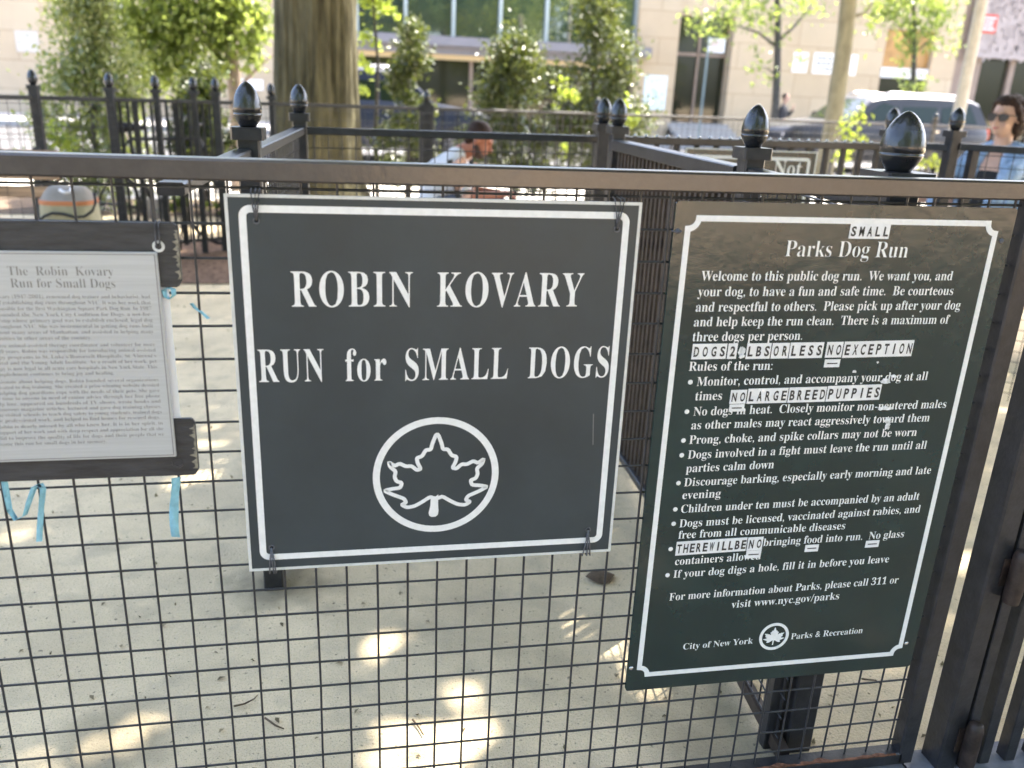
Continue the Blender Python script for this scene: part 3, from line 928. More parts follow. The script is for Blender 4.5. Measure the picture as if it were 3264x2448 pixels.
# ---------------------------------------------------------------- the far fence of the dog run
MT['far_iron'] = mat("dull_black_iron", (0.028, 0.028, 0.03), 0.5, 0, 0.45, var=0.3, scale=20)
pf = thing("far_fence", "long black mesh fence with finial posts crossing in front of the shrubs and big tree", "fence", (0, 7, 0))
def pf_xy(u):
    Y = 5.5 + (u - 300) / 2700 * 3.6
    p = at(u, 340, Y)
    return (p.x, Y)
us = [-420, 115, 355, 500, 620, 690, 866, 1360, 1905, 2420, 2990, 3600]
pts = [pf_xy(u) for u in us]
for u, p in zip(us, pts):
    dz = .02 if u < 700 else 0.0
    post(pf, p[0], p[1], dz=dz, w=.13 if u == 1360 else (.06 if u in (115, 355, 690) else .045), mats=('far_iron', 'finial'))
for a, b in zip(pts[:-1], pts[1:]):
    rail(pf, a, b, ZR, w=.04, h=.03, m='far_iron')
    rail(pf, a, b, .12, w=.03, h=.025, m='far_iron', name="bottom_rail")
ax, L = run_axis(pts[0], pts[5])
mesh_panel("mesh_panel", 0, L, .1, ZR - .03, .0022, pf, ax=ax, sides=4, gx=.0762, gz=.0762, m='far_iron')
ax, L = run_axis(pts[5], pts[-1])
mesh_panel("mesh_panel", 0, L, .1, ZR - .03, .0022, pf, ax=ax, sides=4, gx=.0762, gz=.0762, m='far_iron')
pk_mb = []
axp, Lp = run_axis(pts[2], pts[5])
for k in range(1, 14):
    x, y, z = axp(Lp * k / 14, 0, 0)
    MB().bar((x, y, .10), (x, y, ZR - .02), .020, .020, up=(0, 1, 0)).build("picket", 'far_iron', pf)
axp, Lp = run_axis(pts[7], pts[8])
for k in range(1, 12):
    x, y, z = axp(Lp * k / 12, 0, 0)
    MB().bar((x, y, .10), (x, y, ZR - .02), .014, .014, up=(0, 1, 0)).build("picket", 'far_iron', pf)
# three extra uprights of the gate in this fence
for u in (430, 560):
    x, y = pf_xy(u)
    MB().bar((x, y, .08), (x, y, ZR), .035, .035, up=(0, 1, 0)).build("gate_stile", 'far_iron', pf)

# low railing along the pavement
lf = thing("low_railing", "low black iron railing with small spear tips along the far pavement", "railing", (0, 11.9, 0))
mb = MB()
for k in range(-95, 100):
    x = k * .14
    mb.tube([(x, 11.9, .02), (x, 11.9, .60)], .008, 5)
    mb.lathe([(.009, 0), (.016, .02), (.010, .045), (.001, .075)], (x, 11.9, .60), 6)
mb.build("bars", 'far_iron', lf)
for z in (.10, .52):
    MB().bar((-13.5, 11.9, z), (14, 11.9, z), .025, .012).build("rail", 'far_iron', lf)
for k in range(-4, 6):
    x = k * 2.8 - .4
    mb = MB().bar((x, 11.93, 0), (x, 11.93, .72), .04, .04, up=(0, 1, 0))
    mb.lathe([(.012, 0), (.026, .02), (.028, .04), (.012, .058), (.014, .066), (.018, .085), (.002, .12)], (x, 11.93, .72), 10)
    mb.build("post", 'far_iron', lf)

# ================================================================ building across the street
MT['stone'] = mat("limestone", (0.49, 0.405, 0.29), 0.85, 0, 0.3, var=0.05, scale=0.8, bump=0.03, bscale=30)
nt = MT['stone'].node_tree
b_ = nt.nodes["Principled BSDF"]
src = b_.inputs["Base Color"].links[0].from_socket
tcn = [n for n in nt.nodes if n.type == 'TEX_COORD'][0]
mp = nd(nt, "ShaderNodeMapping"); mp.inputs["Rotation"].default_value = (math.radians(-90), 0, 0)
nt.links.new(tcn.outputs["Object"], mp.inputs[0])
bk = nd(nt, "ShaderNodeTexBrick")
bk.inputs["Scale"].default_value = 1.0
bk.inputs["Brick Width"].default_value = 1.5
bk.inputs["Row Height"].default_value = 0.84
bk.inputs["Mortar Size"].default_value = 0.010
bk.inputs["Color1"].default_value = (1, 1, 1, 1); bk.inputs["Color2"].default_value = (0.93, 0.90, 0.87, 1); bk.inputs["Mortar"].default_value = (0.62, 0.55, 0.48, 1)
nt.links.new(mp.outputs[0], bk.inputs["Vector"])
mxx = nd(nt, "ShaderNodeMix", data_type='RGBA', blend_type='MULTIPLY'); mxx.inputs[0].default_value = 1
nt.links.new(src, mxx.inputs[6]); nt.links.new(bk.outputs[0], mxx.inputs[7])
nt.links.new(mxx.outputs[2], b_.inputs["Base Color"])
MT['ledge'] = mat("grey_metal_ledge", (0.20, 0.195, 0.215), 0.5, 0.2, 0.5, var=0.06, scale=3)
MT['glass'] = glass_dark("dark_reflecting_glass", (0.022, 0.024, 0.014), 0.04, 0.5)
MT['glass'].node_tree.nodes["Principled BSDF"].inputs["IOR"].default_value = 1.5
MT['glass_green'] = glass_dark("green_curtain_glass", (0.03, 0.05, 0.04), 0.02, 1.0)
MT['mullion'] = mat("pale_steel_mullion", (0.45, 0.52, 0.52), 0.4, 0.3)
MT['soffit'] = mat("warm_soffit", (0.62, 0.48, 0.27), 0.7)
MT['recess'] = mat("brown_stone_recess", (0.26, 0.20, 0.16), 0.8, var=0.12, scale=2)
MT['amber'] = mat("amber_window_panel", (0.40, 0.22, 0.07), 0.35, var=0.3, scale=2)
MT['lattice'] = mat("pink_grey_lattice", (0.36, 0.315, 0.30), 0.6, 0.1, var=0.06, scale=4)
MT['dark'] = mat("dark_interior", (0.02, 0.018, 0.016), 0.8)
YB = 28.4
bl = thing("stone_building", "cream stone building across the street with a glass bay and dark entrance", "building", (6, YB, 0))
XZ = lambda u, v: (at(u, v, YB).x, at(u, v, YB).z)
TOP = 7.5
xL = XZ(1140, 200)[0]
xg1 = XZ(2022, 150)[0]
xp1 = XZ(2143, 250)[0]
xe1 = XZ(2322, 250)[0]
xw1 = XZ(2812, 200)[0]
xn1 = XZ(2962, 200)[0]
xq1 = XZ(3040, 200)[0]
xr1 = XZ(3100, 150)[0]
z_led1, z_led0 = XZ(1600, 130)[1], XZ(1600, 172)[1]
z_sof = XZ(1700, 205)[1]
z_step = 0.62
z_ent = XZ(2230, 50)[1]
z_n1, z_n0 = XZ(2880, 95)[1], XZ(2880, 250)[1]
z_lat = XZ(3180, 186)[1]
Dp = 1.2
mb = MB()
mb.box((-45, YB, 0), (xL, YB + Dp, TOP))
mb.box((xg1, YB - .25, 0), (xp1, YB + Dp, TOP))
mb.box((xp1, YB, z_ent), (xe1, YB + Dp, TOP))
mb.box((xe1, YB - .02, 0), (xw1, YB + Dp, TOP))
mb.box((xw1, YB, z_n1), (xn1, YB + Dp, TOP))
mb.box((xn1, YB - .10, 0), (xq1, YB + Dp, TOP))
mb.box((xr1 + 9.0, YB, 0), (60, YB + Dp, TOP))
mb.build("wall", 'stone', bl)
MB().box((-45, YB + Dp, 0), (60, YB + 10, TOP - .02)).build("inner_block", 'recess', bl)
MB().box((-45, YB - .1, TOP), (60, YB + 10, TOP + .3)).build("roof_slab", 'ledge', bl)
# glass bay: upper panes, ledge, soffit, doors below
mb = MB()
np_ = 6
for k in range(np_):
    a = xL + (xg1 - xL) * k / np_
    b = xL + (xg1 - xL) * (k + 1) / np_
    MB().box((a + .03, YB + .15, z_led1), (b - .03, YB + .19, TOP)).build("window", 'glass_green', bl)
for k in range(np_ + 1):
    a = xL + (xg1 - xL) * k / np_
    MB().box((a - .05, YB - .05, z_led1), (a + .05, YB + .22, TOP)).build("mullion", 'mullion', bl)
MB().box((xL - .2, YB - .9, z_led0 + .12), (xg1 + .35, YB + .1, z_led1)).build("ledge", 'ledge', bl, bevel=.02)
MB().box((xL, YB - .55, z_led0 - .12), (xg1 - .01, YB + .1, z_led0 + .12)).build("ledge_fascia", 'ledge', bl)
MB().box((xL + .02, YB - .30, z_sof), (xg1 - .02, YB + .3, z_led0 - .12)).build("lintel", 'soffit', bl)
nd_ = 5
for k in range(nd_):
    a = xL + (xg1 - xL) * k / nd_
    b = xL + (xg1 - xL) * (k + 1) / nd_
    d = MB().box((a + .06, YB + .12, .35), (b - .06, YB + .16, z_sof)).build("door", 'glass', bl)
    mb = MB().box((a - .05, YB + .05, .3), (a + .06, YB + .22, z_sof)).box((a + .06, YB + .05, .15), (b - .05, YB + .22, .35))
    mb.build("door_frame", 'mullion' if k == 3 else 'recess', d)
# entrance
MB().box((xp1, YB + .5, z_step), (xe1, YB + .55, z_ent)).build("entrance_glass", 'glass', bl)
mb = MB().box((xp1 + (xe1 - xp1) * .5 - .04, YB + .42, z_step), (xp1 + (xe1 - xp1) * .5 + .04, YB + .49, z_ent))
mb.box((xp1, YB + .42, z_step + 2.25), (xe1, YB + .49, z_step + 2.35))
mb.build("entrance_frame", 'recess', bl)
for k in range(4):
    MB().box((xp1 - .1, YB - .26 - .35 * (3 - k), .15), (xe1 + .1, YB + .5, .15 + .118 * (k + 1))).build("step", 'kerb', bl)
MB().box((xw1, YB + .1, z_n0 + .35), (xn1, YB + .15, z_n1)).build("amber_window", 'amber', bl)
MB().box((xw1 - .02, YB - .05, z_n0), (xn1, YB + .2, z_n0 + .35)).build("window_sill", 'board_edge', bl)
MB().box((xw1, YB + .1, .3), (xn1, YB + .14, z_n0)).build("lower_window", 'glass', bl)
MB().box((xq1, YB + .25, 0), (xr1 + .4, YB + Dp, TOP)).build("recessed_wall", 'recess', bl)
MB().box((xr1 + .4, YB + .3, 0), (xr1 + 9, YB + .36, z_lat)).build("glass_front", 'glass', bl)
for k in range(6):
    a = xr1 + .4 + 1.45 * k
    MB().box((a, YB + .15, 0), (a + .22, YB + .5, z_lat)).build("glass_front_mullion", 'recess', bl)
# pierced lattice screen
rnd = random.Random(12)
mb = MB()
xa, xb = xr1, xr1 + 9
mb.box((xa, YB - .06, z_lat), (xb, YB + .02, z_lat + .10))
mb.box((xa, YB - .06, z_lat + .10), (xa + .10, YB + .02, TOP))
xx = xa
while xx < xb:
    zz = z_lat + .1
    while zz < z_lat + 2.6:
        ang = rnd.choice((35, -35, 60, -60, 90, 20)) * math.pi / 180
        l = rnd.uniform(.35, .55)
        c = Vector((xx + rnd.uniform(-.05, .05), 0, zz))
        d = Vector((math.cos(ang), 0, math.sin(ang))) * l / 2
        mb.bar((c.x - d.x, YB - .02 + rnd.uniform(-.012, .012), c.z - d.z), (c.x + d.x, YB - .02 + rnd.uniform(-.012, .012), c.z + d.z), .03, .085)
        zz += .125
    xx += .155
mb.build("lattice_screen", 'lattice', bl)
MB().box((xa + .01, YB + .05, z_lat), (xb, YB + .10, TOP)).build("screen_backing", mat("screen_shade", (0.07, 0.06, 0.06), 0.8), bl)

# signs on the building
def wall_sign(name, label, u0, v0, u1, v1, m, y, cat="sign"):
    a, b = at(u0, v1, y), at(u1, v0, y)
    t = thing(name, label, cat, ((a.x + b.x) / 2, y, a.z))
    MB().box((a.x, y - .03, a.z), (b.x, y, b.z)).build("panel", m, t, bevel=.004)
    return t, a, b
MT['pale_blue'] = mat("pale_blue_poster", (0.62, 0.72, 0.76), 0.4, var=0.05, scale=3)
MT['poster_ink'] = mat("poster_print", (0.35, 0.47, 0.50), 0.6)
MT['sign_white'] = mat("white_enamel_sign", (0.78, 0.79, 0.79), 0.4)
MT['faded'] = mat("faded_grey_plate", (0.50, 0.47, 0.42), 0.6)
MT['dark_print'] = mat("dark_print", (0.06, 0.06, 0.07), 0.6)
MT['red'] = mat("red_enamel_sign", (0.55, 0.07, 0.05), 0.4)
t, a, b = wall_sign("notice_board", "pale blue poster panel on the stone pier beside the dark entrance", 2046, 242, 2128, 348, 'pale_blue', YB - .25)
w_, h_ = b.x - a.x, b.z - a.z
mb = MB()
rnd = random.Random(3)
for i in range(7):
    x = a.x + w_ * (.12 + .11 * i)
    mb.box((x, YB - .284, b.z - h_ * .16), (x + w_ * .06, YB - .2805, b.z - h_ * (.12 if i != 3 else .09)))
for i in range(6):
    cx, cz = a.x + w_ * rnd.uniform(.35, .75), a.z + h_ * rnd.uniform(.3, .6)
    mb.box((cx, YB - .284, cz), (cx + w_ * .12, YB - .2805, cz + h_ * .05))
mb.build("print", 'poster_ink', t)
t, a, b = wall_sign("emblem_sign", "small white square wall sign with a dark emblem, left of the lettered panel", 2522, 168, 2578, 230, 'sign_white', YB - .02)
cx, cz, s_ = (a.x + b.x) / 2, (a.z + b.z) / 2, (b.x - a.x)
MB().prism([(cx - .02 * s_, cz - .32 * s_), (cx + .05 * s_, cz - .32 * s_), (cx + .06 * s_, cz + .02 * s_), (cx + .24 * s_, cz + .15 * s_), (cx + .02 * s_, cz + .18 * s_), (cx - .22 * s_, cz + .12 * s_), (cx - .04 * s_, cz)], YB - .054, YB - .0505).build("emblem", 'poster_ink', t)
t, a, b = wall_sign("lettered_sign", "long white wall sign with three dark lines behind the slanting tree trunk", 2586, 175, 2735, 234, 'sign_white', YB - .02)
mb = MB()
for i, ws in enumerate(((.10, .14, .12, .08, .18, .16), (.12, .10, .14, .09, .16, .14), (.08, .16, .10, .18))):
    x = a.x + (b.x - a.x) * (.08 if i < 2 else .2)
    z = b.z - (b.z - a.z) * (.25 + .25 * i)
    for w in ws:
        n = max(2, int(w * 40))
        for q in range(n):
            xx = x + (b.x - a.x) * w * .82 * q / n
            mb.box((xx, YB - .054, z - .05), (xx + (b.x - a.x) * w * .82 / n * .62, YB - .0505, z + rnd.choice((.05, .05, .035))))
        x += (b.x - a.x) * w
mb.build("lettering", 'dark_print', t)
t, a, b = wall_sign("red_sign", "square red sign with white lines hung on the pierced screen", 3122, 48, 3182, 104, 'red', YB - .07)
mb = MB()
for i in range(4):
    z = b.z - (b.z - a.z) * (.2 + .2 * i)
    x = a.x + .1
    while x < b.x - .14:
        l = rnd.uniform(.05, .11)
        mb.box((x, YB - .104, z - .03), (x + l, YB - .1005, z + .03))
        x += l + .025
mb.build("lettering", 'sign_white', t)
t, a, b = wall_sign("wall_plate", "small white plate on the cream wall behind the leafy bushes", 768, 255, 838, 285, 'sign_white', YB - .0)
t, a, b = wall_sign("faded_plate", "large pale grey plate on the cream wall at the far left", 55, 100, 120, 165, 'faded', YB - .0)

# street sign on its pole
YSG = 23.8
t = thing("street_sign", "white rectangular parking sign on a thin grey-green pole before the entrance", "sign", (at(2236, 430, YSG).x, YSG, 0.15))
pb = at(2240, 400, YSG); a, b = at(2258, 167, YSG), at(2312, 125, YSG)
MT['pole'] = mat("grey_green_pole", (0.20, 0.26, 0.27), 0.5, 0.4)
MB().bar((a.x - .02, YSG, .15), (a.x - .02, YSG, b.z + .05), .055, .04, up=(0, 1, 0)).build("pole", 'pole', t)
MB().box((a.x - .04, YSG - .035, a.z), (b.x, YSG - .028, b.z)).build("panel", 'sign_white', t)
mb = MB()
for q, fz in enumerate((.8, .62, .44, .2)):
    z = a.z + (b.z - a.z) * fz
    mb.box((a.x + .04, YSG - .039, z - .02), (b.x - .08 - .04 * (q % 2), YSG - .0355, z + .02))
mb.build("print", mat("faint_red_print", (0.62, 0.45, 0.45), 0.6), t)

# pale upright column near the kerb, in front of the light car's tail
YC = 13.2
c0, c1 = at(3015, 470, YC), at(3098, 60, YC)
t = thing("lamp_column", "pale plain lamp column standing before the tail of the grey car", "lamp post", (c0.x, YC, .05))
MT['column'] = mat("pale_concrete", (0.30, 0.275, 0.225), 0.85, var=0.12, scale=8)
MB().lathe([(.20, 0), (.20, .25), (.155, .30), (.12, .45), (.10, 2.4), (.088, 5.2)], (c0.x + .12, YC, .05), 20).build("shaft", 'column', t, smooth=True)
mb = MB().tube([(c0.x + .12, YC, 5.2), (c0.x + .12, YC, 5.9), (c0.x + .12, YC - .6, 6.4), (c0.x + .12, YC - 1.3, 6.45)], [.088, .07, .05, .04], 12)
mb.build("arm", 'column', t, smooth='all')
MB().lathe([(.05, .12), (.16, .06), (.18, 0), (.02, -.03)], (c0.x + .12, YC - 1.35, 6.38), 16).build("lamp_head", 'ledge', t, smooth=True)

# ================================================================ trees and shrubs
MT['bark'] = mat("furrowed_bark", (0.085, 0.080, 0.050), 0.95, 0, 0.2, var=0.55, scale=9, stretch=(1.6, 1.6, 0.22), bump=1.0, bscale=40)
MT['bark_pale'] = mat("olive_bark", (0.16, 0.145, 0.095), 0.9, 0, 0.2, var=0.25, scale=7, stretch=(1, 1, 0.4), bump=0.3, bscale=30)
MT['bark_dark'] = mat("grey_bark", (0.075, 0.072, 0.065), 0.9, 0, 0.2, var=0.3, scale=12, bump=0.4, bscale=40)
MT['leaf_big'] = leaf_mat("crown_leaf", (0.035, 0.075, 0.012), (0.13, 0.20, 0.04), 0.5)
MT['leaf_holly'] = leaf_mat("holly_leaf", (0.022, 0.042, 0.012), (0.075, 0.10, 0.025), 0.14, 0.34, 0.5)
MT['leaf_gloss'] = leaf_mat("glossy_shrub_leaf", (0.07, 0.11, 0.04), (0.32, 0.36, 0.17), 0.4, 0.2, 0.9)
MT['leaf_lime'] = leaf_mat("lime_leaf", (0.14, 0.22, 0.02), (0.34, 0.42, 0.05), 0.55, 0.4)
MT['leaf_mid'] = leaf_mat("spring_leaf", (0.09, 0.14, 0.035), (0.24, 0.30, 0.09), 0.5)
MT['leaf_pale'] = leaf_mat("pale_street_leaf", (0.09, 0.15, 0.045), (0.20, 0.27, 0.09), 0.5)

def trunk_mesh(path, radii, n=28, ridge=0.0, seed=1):
    vs, fs = [], []
    m = len(path)
    for i, (p, r) in enumerate(zip(path, radii)):
        for k in range(n):
            a = 2 * math.pi * k / n
            q = Vector((math.cos(a) * 2.2, math.sin(a) * 2.2, p[2] * .35 + seed))
            fz = Vector((math.cos(a) * 9, math.sin(a) * 9, p[2] * .55))
            rr = r * (1 + ridge * (noise.noise(q * .9) + .35 * noise.noise(q * 3.0)) - ridge * .45 * (1 - min(1, 3.2 * abs(noise.noise(fz)))))
            vs.append((p[0] + rr * math.cos(a), p[1] + rr * math.sin(a), p[2]))
    for i in range(m - 1):
        for k in range(n):
            k2 = (k + 1) % n
            fs.append((i * n + k, i * n + k2, (i + 1) * n + k2, (i + 1) * n + k))
    fs.append(tuple(range((m - 1) * n, m * n)))
    return MB().add(vs, fs)

# --- the big tree; its crown is above the picture and shades the pens
YT = 8.6
xc = (at(862, 250, YT).x + at(1138, 250, YT).x) / 2
rad = (at(1138, 250, YT).x - at(862, 250, YT).x) / 2
bt = thing("big_tree", "massive tree with furrowed olive brown trunk rising beyond the far fence", "tree", (xc, YT, 0))
zc = [0, .12, .3, .6, 1.0, 1.5, 2.1, 2.8, 3.5, 4.3, 5.2, 6.2]
rc = [1.5, 1.3, 1.17, 1.08, 1.03, 1.0, .97, .95, .95, .85, .6, .35]
zs = [6.2 * k / 60 for k in range(61)]
rs_ = [rad * float(np.interp(z, zc, rc)) for z in zs]
trunk_mesh([(xc + .02 * z, YT, z) for z in zs], rs_, 180, .10).build("trunk", 'bark', bt, smooth='all')
rng = np.random.default_rng(11)
limbs = MB()
tips = []
for k in range(11):
    a = 2 * math.pi * k / 11 + rng.uniform(-.2, .2)
    l = rng.uniform(3.5, 7.0)
    p = Vector((xc + .08, YT, 4.0 + rng.uniform(-.3, 1.6)))
    pts_ = [p]
    for s in range(1, 6):
        pts_.append(p + Vector((math.cos(a) * l * s / 5, math.sin(a) * l * s / 5, (s / 5) ** .7 * rng.uniform(2.0, 4.0))))
    limbs.tube(pts_, [.26, .2, .15, .11, .07, .03], 8)
    tips += pts_[2:]
limbs.build("limb", 'bark_dark', bt, smooth='all')

# canopy gaps: where the sun reaches the ground
def sun_clear(P, spots):
    """True for points that do not stand in the way of the sun to any of the lit spots on the ground"""
    rk = np.random.default_rng(len(P))
    keep = np.ones(len(P), bool)
    s = np.array(SUN)
    for (x, y, r) in spots:
        d = P - np.array([x, y, 0.0])
        t = d @ s
        perp = d - t[:, None] * s
        keep &= (np.linalg.norm(perp, axis=1) > r) | (rk.random(len(P)) < .27)
    return keep
def gpix(u, v, r):
    d = ray(u, v); k = -CAM[2] / d[2]
    p = CAM + d * k
    return (p[0], p[1], r)
SPOTS = [gpix(1735, 1975, .062), gpix(1800, 2010, .05), gpix(1945, 2030, .055), gpix(1985, 2110, .06), gpix(2110, 2225, .075), gpix(2080, 2270, .05), gpix(1270, 1985, .075), gpix(1290, 2060, .045),
         gpix(945, 1985, .03), gpix(965, 1965, .03), gpix(1440, 2420, .09), gpix(1500, 2330, .06), gpix(1290, 2440, .07), gpix(70, 2420, .10), gpix(640, 1510, .09), gpix(560, 1525, .06), gpix(235, 1700, .06), gpix(70, 1690, .06),
         gpix(1480, 2190, .05), gpix(690, 1430, .06)]
for (u, v, r) in ((60, 610, .9), (40, 650, .9), (70, 720, .6), (230, 640, .5), (250, 600, .8), (1720, 600, .9), (2960, 600, .7), (560, 790, .35), (620, 720, .4), (1330, 600, .5)):
    SPOTS.append(gpix(u, v, r))
for (u, v, Y, z, r) in ((275, 150, 8.3, 1.6, 1.1), (560, 80, 10.2, 1.8, 1.2), (1300, 250, 9.2, 1.2, .6), (1890, 200, 9.8, 1.5, .6)):
    q_ = at(u, v, Y)
    SPOTS.append((q_.x - SUN.x / SUN.z * z, Y - SUN.y / SUN.z * z, r))
SPOTS += [gpix(1100, 2120, .045), gpix(800, 2250, .04), gpix(450, 2330, .06), gpix(1180, 2350, .05), gpix(1700, 2150, .05)]
SPOTS = [(x, y, r * 1.5 if r < .12 else r) for x, y, r in SPOTS]

def shade_cloud(n, x0, x1, y0, y1, z0, z1, seed, nclump, rad_):
    """leaf positions over a patch of ground, shifted along the sun so that they shade it"""
    r = np.random.default_rng(seed)
    c = np.stack([r.uniform(x0, x1, nclump), r.uniform(y0, y1, nclump), r.uniform(z0, z1, nclump)], 1)
    c[:, :2] += np.array([SUN.x, SUN.y]) / SUN.z * c[:, 2:3]
    P = clumps(r, n, c, np.full(nclump, rad_))
    P[:, 2] = np.maximum(P[:, 2], 3.4)
    P = P[sun_clear(P, SPOTS)]
    return P
P = shade_cloud(78000, -5.5, 5.6, -1.6, 6.5, 5.6, 9.0, 5, 600, .8)
leaf_mesh("crown", P, .20, 'leaf_big', bt, 6, up=.8)
# unseen second tree, added with its crown shaped to shade before the near fence
st = thing("added_shade_tree", "added tree out of frame whose crown shades the ground before the near fence", "tree", (6.5, -4.5, 0))
trunk_mesh([(6.5, -4.5, z) for z in zs], [.6 * r for r in rs_], 24, .08).build("trunk", 'bark', st, smooth='all')
P = np.concatenate([shade_cloud(21000, -3.5, 5.5, -5.6, -1.4, 5.6, 8.0, 15, 260, .8), shade_cloud(9000, 5.0, 10.0, -9.0, -1.0, 5.6, 8.0, 17, 120, 1.0)])
leaf_mesh("crown", P, .24, 'leaf_big', st, 16, up=.8)

# park trees behind the viewer, seen mirrored in the glass and in the gloss of the signs
pk = None
for i, (x, y, h) in enumerate(((-2.5, -10.5, 7.5), (1, -19, 9), (11, -15, 8), (20, -12, 8.5), (-19, -18, 9))):
    if pk is None:
        pk = thing("park_tree", "leafy park tree standing behind the viewer", "tree", (x, y, 0), "park trees behind the viewer")
        trunk_mesh([(x, y, z) for z in zs], [.55 * r for r in rs_], 20, .08).build("trunk", 'bark', pk, smooth='all')
        r = np.random.default_rng(77)
        c = np.stack([r.normal(0, 2.2, 60), r.normal(0, 2.2, 60), r.uniform(2.8, 8.5, 60)], 1)
        leaf_mesh("crown", clumps(r, 9000, c + np.array([x, y, 0]), np.full(60, 1.3)), .34, 'leaf_big', pk, 78, up=.5)
    else:
        c = copy_tree(pk)
        c.location = (x, y, 0); c.rotation_euler.z = i * 1.3; c.scale = (1, 1, h / 8)

# bright leaf sprays hanging at the big trunk's right side, part of a low young tree
def spray_tree(name, label, spots, m, size, n, stem=None, seed=2, spread=.12, group=None, cat="tree", stems=None, loc=None):
    t = thing(name, label, cat, loc, group)
    r = np.random.default_rng(seed)
    C = np.array([s[:3] for s in spots]); R_ = np.array([s[3] for s in spots])
    w = R_ ** 2 / (R_ ** 2).sum()
    P = clumps(r, n, C, R_, w)
    leaf_mesh("crown", P, size, m, t, seed)
    mb = MB()
    for (pts_, r0) in (stems or []):
        k = len(pts_)
        mb.tube(pts_, [r0 * (1 - .75 * i / (k - 1)) for i in range(k)], 8)
    if stems:
        mb.build("trunk", stem or 'bark_dark', t, smooth='all')
    return t
def sp(u, v, Y, rpx):
    p = at(u, v, Y)
    d = abs(at(u + rpx, v, Y).x - p.x)
    return (p.x, p.y, p.z, d)

Y1 = 9.6
base = at(1175, 420, Y1)
b1 = Vector((base.x + .1, Y1 - .1, 0))
spray_tree("young_tree", "slender young tree with bright lime leaves at the big trunk's right edge", [sp(1170, 10, Y1, 35), sp(1215, 22, Y1, 40), sp(1250, 40, Y1, 22), sp(1165, 118, Y1, 30), sp(1195, 135, Y1, 22), sp(1155, 195, Y1, 24), sp(1172, 225, Y1, 22), sp(1150, 290, Y1, 20), sp(1190, -60, Y1, 60)],
           'leaf_lime', .075, 420, seed=3, stems=[([b1, b1 + Vector((-.02, 0, .8)), b1 + Vector((.02, .02, 1.6)), b1 + Vector((-.05, 0, 2.5)), b1 + Vector((0, 0, 3.3))], .03)], loc=(b1.x, b1.y, 0))

# --- the tall hollies between the far fence and the pavement
def holly(label, u, Y, vtop, vbot, wpx, n, seed, m='leaf_holly', tiers=9, group="bushy evergreens beyond the far fence", size=.058, name="evergreen_shrub", lean=0, irr=.5):
    r = np.random.default_rng(seed)
    sps, rad_ = [], []
    for i in range(tiers * 4):
        f = r.uniform(0, 1)
        v = vtop + (vbot - vtop) * f
        half = wpx * (.16 + .84 * min(1, (f + .02)) ** .75) * (1 - irr * r.uniform(0, 1) ** 2)
        du = r.uniform(-1, 1) * half
        q = at(u + lean * (1 - f) + du, v, Y + r.uniform(-.35, .35))
        sps.append((q.x, q.y, max(q.z, .12)))
        rad_.append(abs(at(u + 1, v, Y).x - at(u, v, Y).x) * wpx * r.uniform(.22, .42))
    C = np.array(sps); R_ = np.array(rad_)
    w = R_ ** 1.6 / (R_ ** 1.6).sum()
    P = clumps(r, n, C, R_, w)
    P[:, 2] = np.maximum(P[:, 2], .04)
    cx = at(u, (vtop + vbot) / 2, Y).x
    t = thing(name, label, "shrub", (cx, Y, 0), group)
    leaf_mesh("foliage", P, size, m, t, seed)
    zt = at(u + lean, vtop, Y).z
    mb = MB().tube([(cx, Y, 0), (cx + .02, Y, zt * .35), (at(u + lean * .6, vtop, Y).x, Y, zt * .7), (at(u + lean, vtop, Y).x, Y, zt * .97)], [.045, .035, .02, .006], 7)
    for k in range(7):
        i = r.integers(len(C))
        mb.tube([(cx, Y, max(.1, C[i][2] - .35)), tuple(C[i])], [.014, .004], 5)
    mb.build("stem", 'bark_dark', t, smooth='all')
    return t
holly("narrow evergreen shrub with a split top, just right of the massive trunk", 1300, 9.2, 95, 560, 112, 5200, 21)
holly("low broad evergreen shrub in the middle, its top below the grey ledge", 1650, 9.4, 125, 560, 175, 9500, 22)
holly("tallest evergreen shrub, reaching past the ledge beside the stone pier", 1895, 9.8, 5, 560, 165, 10500, 23, lean=15)
holly("dark rounded evergreen behind the far fence's left gate", 640, 8.8, 190, 560, 130, 6500, 24)
holly("big sparkling shrub with glossy pale leaves behind the fence at left", 275, 8.3, -80, 600, 230, 14000, 25, m='leaf_gloss', size=.05, tiers=14, group=None, name="glossy_shrub", irr=.35)
sp1 = [sp(520, 30, 10.2, 90), sp(610, 90, 10.3, 100), sp(700, 40, 10.2, 90), sp(790, 120, 10.1, 70), sp(560, 150, 10.4, 80), sp(760, 20, 10.2, 70), sp(470, 100, 10.3, 70), sp(690, 150, 10.3, 70), sp(830, 60, 10.2, 50), sp(420, 20, 10.3, 90), sp(620, -60, 10.3, 160), sp(800, 190, 10.2, 35), sp(500, 200, 10.2, 60), sp(460, 260, 10.3, 45), sp(530, 250, 10.4, 60), sp(600, 215, 10.4, 60), sp(440, 170, 10.3, 70), sp(380, 60, 10.4, 80), sp(720, 215, 10.3, 45)]
bx = at(745, 300, 10.3)
spray_tree("leafy_tree", "light green spring tree with a brown stem left of the massive trunk", sp1, 'leaf_mid', .085, 7000, seed=7, stem='recess',
           stems=[([(bx.x, 10.3, 0), (bx.x + .03, 10.3, 1.0), (bx.x, 10.3, 1.9), (bx.x - .1, 10.3, 3.0), (bx.x - .4, 10.3, 4.2)], .12), ([(bx.x, 10.3, 1.4), (bx.x - .4, 10.3, 2.0), (bx.x - .8, 10.3, 2.3)], .04), ([(bx.x, 10.3, 1.2), (bx.x + .35, 10.3, 1.55), (bx.x + .6, 10.3, 1.75)], .025)], loc=(bx.x, 10.3, 0))
